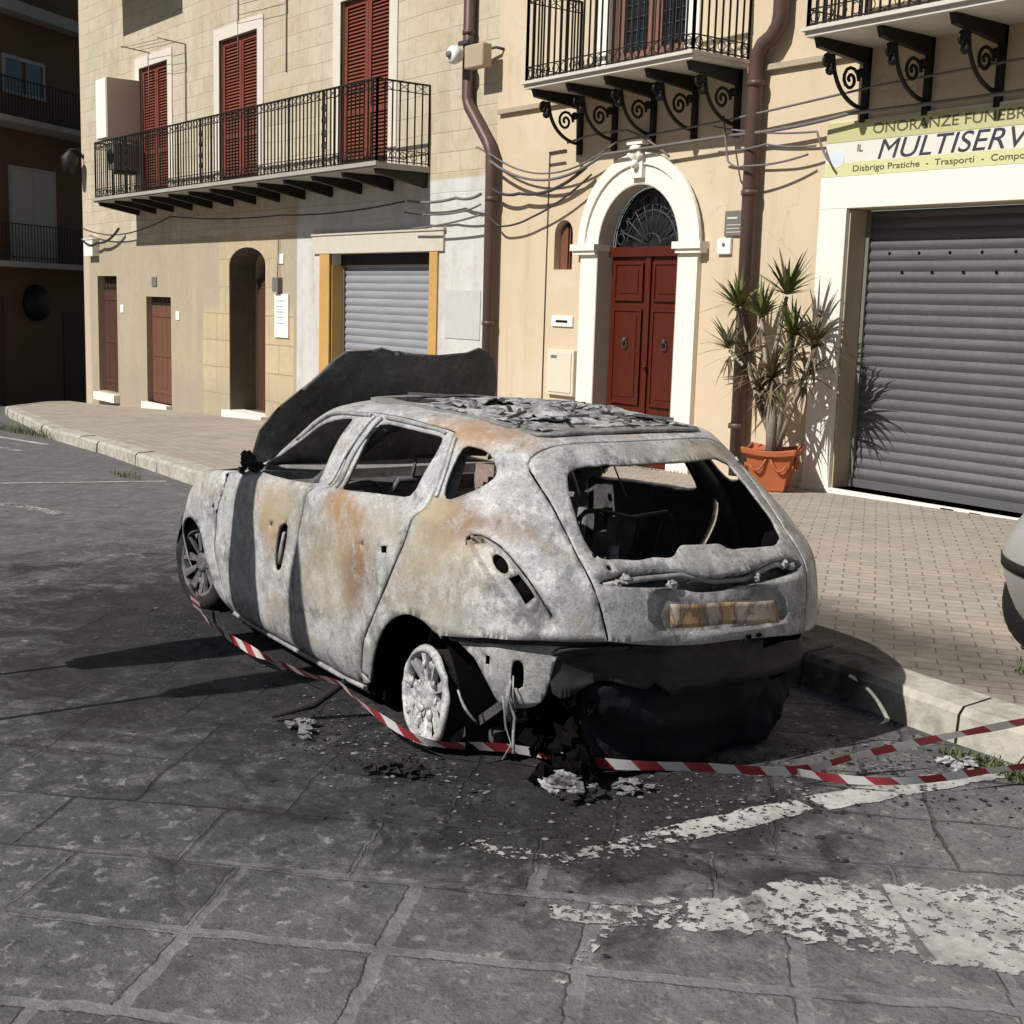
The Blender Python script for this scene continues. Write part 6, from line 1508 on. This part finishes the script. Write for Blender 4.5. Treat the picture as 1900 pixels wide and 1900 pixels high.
ribbon([(-7.62, 3.22, .09), (-6.95, 2.98, .08), (-6.25, 2.89, .07), (-5.66, 2.89, .08), (-5.31, 2.86, .12), (-5.05, 2.83, .16), (-4.72, 2.80, .13), (-4.40, 2.88, .07), (-4.14, 3.10, .08), (-3.81, 3.34, .07), (-3.58, 3.63, .07), (-3.36, 3.96, .06), (-3.28, 4.30, .09), (-3.10, 4.68, .16), (-2.7, 5.2, .32), (-2.3, 5.7, .5)], .062, 'barrier_tape', 'red and white striped tape running from front wheel past rear rim to kerb', seed=1)
ribbon([(-3.36, 3.98, .05), (-3.2, 4.12, .04), (-3.02, 4.30, .06), (-2.86, 4.74, .08), (-2.6, 5.3, .12)], .05, 'barrier_tape', 'second strand of red and white tape lying low towards the right kerb', seed=6)

# ================================================================== debris and weeds
rr = random.Random(21); f = MB(); f2 = MB()
def shard(mb, x, y, s, z0=0):
    n_ = rr.randint(4, 6); P_ = []; a0 = rr.uniform(0, 6)
    for k in range(n_): a = a0+6.283*k/n_; q = s*rr.uniform(.5, 1.2); P_.append((x+q*math.cos(a), y+q*math.sin(a), z0+.002+rr.uniform(0, s*.25)))
    P_.append((x+rr.uniform(-.2, .2)*s, y, z0+s*rr.uniform(.25, .7))); mb.add(P_, [(k, (k+1) % n_, n_) for k in range(n_)])
car_fwd = Vector((math.cos(R(176.4)), math.sin(R(176.4)))); car_left = Vector((-car_fwd.y, car_fwd.x))
def c2w(x, y): return (-4.477+car_fwd.x*x+car_left.x*y, 3.824+car_fwd.y*x+car_left.y*y)
for k in range(2600):
    q = rr.random()
    if q < .45: x, y = rr.gauss(-1.05, .28), rr.gauss(.1, .6)
    elif q < .75: x, y = rr.gauss(.1, .45), rr.gauss(1.05, .16)
    elif q < .85: x, y = rr.uniform(.5, 3.2), rr.gauss(1.1, .2)
    else: x, y = rr.gauss(-1.3, .35), rr.gauss(-.7, .3)
    if -.7 < x and abs(y) < .8: continue
    wx, wy = c2w(x, y)
    if wy > ky(wx)-.03: continue
    s = min(.045, .003+abs(rr.gauss(0, .0055))); shard(f if rr.random() < .72 else f2, wx, wy, s, gz(wx))
f.build('charred_fragments', M['soot_and_shade'], kind='stuff'); f2.build('ash_flakes', M['debris'], kind='stuff')
def chunk(name, x, y, s, mat, lab, cat, seed, grp=None, sc=(1, 1, .5)):
    f = MB(); r_ = random.Random(seed)
    for k in range(9): f.rock((x+r_.uniform(-s, s)*sc[0], y+r_.uniform(-s, s)*sc[1], gz(x)+s*.15+r_.uniform(0, s*.25)), s*r_.uniform(.2, .5), (sc[0], sc[1], sc[2]), k)
    f.v = [(a+.2*s*noise.noise(Vector((a*30, b*30, c*30))), b+.2*s*noise.noise(Vector((b*30, a*30, 3))), max(gz(x)+.001, c+.2*s*noise.noise(Vector((a*25, 9, c*30))))) for a, b, c in f.v]
    return f.build(name, mat, label=lab, cat=cat, group=grp)
chunk('charred_lump', *c2w(.42, 1.22), .07, M['debris'], 'pale ashy lump lying on the paving in front of the rear rim', 'debris', 1, sc=(1.5, .7, .5))
chunk('charred_lump', *c2w(-.22, 1.12), .09, M['soot_and_shade'], 'black charred lump on the paving just under the tape behind the rim', 'debris', 2)
chunk('charred_lump', *c2w(-.80, .62), .07, M['soot_and_shade'], 'black lump on the paving below the lowest sag of the tape', 'debris', 3)
chunk('molten_lump', *c2w(-.82, .38), .06, M['debris'], 'greyish molten lump under the burnt bumper corner', 'debris', 4)
chunk('molten_lump', *c2w(-1.28, -1.02), .06, M['ash'], 'small pale lump at the foot of the kerb right of the car', 'debris', 5)
o = MB().tube([(c2w(.50, 1.0)[0], c2w(.50, 1.0)[1], .17), (c2w(.58, 1.12)[0], c2w(.58, 1.12)[1], .06), (c2w(.64, 1.3)[0], c2w(.64, 1.3)[1], .015)], [.018, .022, .014], 6).build('burnt_strip', M['soot_and_shade'], label='bent burnt strip leaning from the sill to the ground ahead of the rear rim', cat='debris')
def weeds(cx, cy, rx, ry, n_, h, seed, zf, name='weeds'):
    f = MB(); r_ = random.Random(seed)
    for k in range(n_):
        a = r_.uniform(0, 6.283); q = math.sqrt(r_.random()); x = cx+rx*q*math.cos(a); y = cy+ry*q*math.sin(a); z = zf(x, y); b = r_.uniform(0, 6.283); l = h*r_.uniform(.4, 1.2); e = r_.uniform(.2, 1.1)
        d = Vector((math.cos(b)*e, math.sin(b)*e, 1)).normalized()*l; s = Vector((-math.sin(b), math.cos(b), 0))*.004; p = Vector((x, y, z))
        f.add([p-s, p+s, p+d*.6+s*.8, p+d*.6-s*.8, p+d+Vector((0, 0, -.2*l))], [(0, 1, 2, 3), (3, 2, 4)])
    return f.build(name, M['grass'], kind='stuff')
weeds(-3.0, 4.84, .30, .06, 420, .07, 1, lambda x, y: gz(x)); weeds(-3.35, 5.95, .30, .22, 380, .06, 2, pz); weeds(-3.7, 5.2, .12, .05, 60, .04, 7, lambda x, y: gz(x))
weeds(-23.5, 6.75, 2.6, .12, 500, .22, 3, lambda x, y: gz(x)); weeds(-12.4, 10.8, 1.5, .06, 90, .06, 4, pz); weeds(-15.2, 5.6, .5, .08, 80, .1, 5, lambda x, y: gz(x))

# ================================================================== unseen furled parasols added left of the frame to cast shadow bands on the car
def shadow_parasol(x, y, hp, hc, r_, label, tip=.25):
    P = empty('unseen_parasol', (x, y, gz(x)), label=label, cat='shadow_parasol', group='furled shapes added to cast shadows on the car'); 
    MB().tube([(0, 0, 0), (0, 0, hp+hc)], .017, 8).build('pole', M['white_paint'], P)
    MB().lathe([(.0, 0), (.30, 0), (.30, .06), (.06, .09), (.05, .2)], (0, 0, 0), 16).build('foot', M['kerb'], P)
    f = MB(); n_ = 20; prof = [(.02, 0), (r_*.55, .05), (r_, hc*.30), (r_*.92, hc*.6), (r_*.45, hc*.88), (.015, hc)]
    f.lathe(prof, (0, 0, hp), n_); f.v = [(a*(1+.12*math.sin(math.atan2(b, a)*8)), b*(1+.12*math.sin(math.atan2(b, a)*8)), c) for a, b, c in f.v]
    f.build('furled_canopy', M['cream_box'], P)
shadow_parasol(-6.62, .78, 1.30, 2.1, .22, 'tall furled shape added to cast a shadow, nearer the burnt car')
shadow_parasol(-5.93, -.15, 2.35, 1.32, .14, 'slimmer furled shape added to cast a shadow, further from the burnt car')

# ================================================================== pieces that stand apart become parts of their own
def split_loose(o, gap=.03):
    me = o.data; n = len(me.vertices); par = list(range(n))
    def find(a):
        while par[a] != a: par[a] = par[par[a]]; a = par[a]
        return a
    for e in me.edges:
        a, b = find(e.vertices[0]), find(e.vertices[1])
        if a != b: par[a] = b
    isl = {}
    for i in range(n): isl.setdefault(find(i), []).append(i)
    ks = list(isl); bb = []
    for k in ks:
        c = [me.vertices[i].co for i in isl[k]]; bb.append([min(p[j] for p in c) for j in range(3)]+[max(p[j] for p in c) for j in range(3)])
    g = list(range(len(ks)))
    def fg(a):
        while g[a] != a: g[a] = g[g[a]]; a = g[a]
        return a
    for i in range(len(ks)):
        for j in range(i):
            if all(bb[i][d]-gap <= bb[j][d+3] and bb[j][d]-gap <= bb[i][d+3] for d in range(3)): g[fg(i)] = fg(j)
    cl = {}
    for i, k in enumerate(ks): cl.setdefault(fg(i), []).extend(isl[k])
    if len(cl) < 2 or len(cl) > 90: return
    own = {}
    for q, (k, vs) in enumerate(cl.items()):
        for v in vs: own[v] = q
    parts = [([], [], [], {}) for _ in cl]
    for f in me.polygons:
        V, F, S, I = parts[own[f.vertices[0]]]; q = []
        for v in f.vertices:
            if v not in I: I[v] = len(V); V.append(tuple(me.vertices[v].co))
            q.append(I[v])
        F.append(q); S.append(f.use_smooth)
    nm = o.name.split('.')[0]
    for q, (V, F, S, I) in enumerate(parts):
        m2 = bpy.data.meshes.new(nm); m2.from_pydata(V, [], F); m2.polygons.foreach_set('use_smooth', S)
        for mt in me.materials: m2.materials.append(mt)
        if q == 0: o.data = m2; continue
        c = o.copy(); c.data = m2; link(c)
for o in list(SC.objects):
    nm = o.name.split('.')[0]
    if o.type == 'MESH' and o.parent and nm in ('joist', 'guide_rail', 'garage_frame', 'door_step', 'inner_pillar', 'string_course', 'floor_lock', 'shop_surround', 'balcony_door_surround', 'door_frame', 'rear_seat_frame', 'lamp_pod', 'latch_hole',
        'roof_bar', 'ventilation_hole', 'support', 'niche_shutter', 'interior_strut', 'pane', 'blind', 'frame', 'floor_pan', 'bumper_strip', 'ash_lump', 'hanging_wire', 'cowl', 'dashboard', 'melted_bumper_corner', 'roof', 'door_surround', 'rear_axle', 'engine_block', 'lamp_arm'):
        split_loose(o)
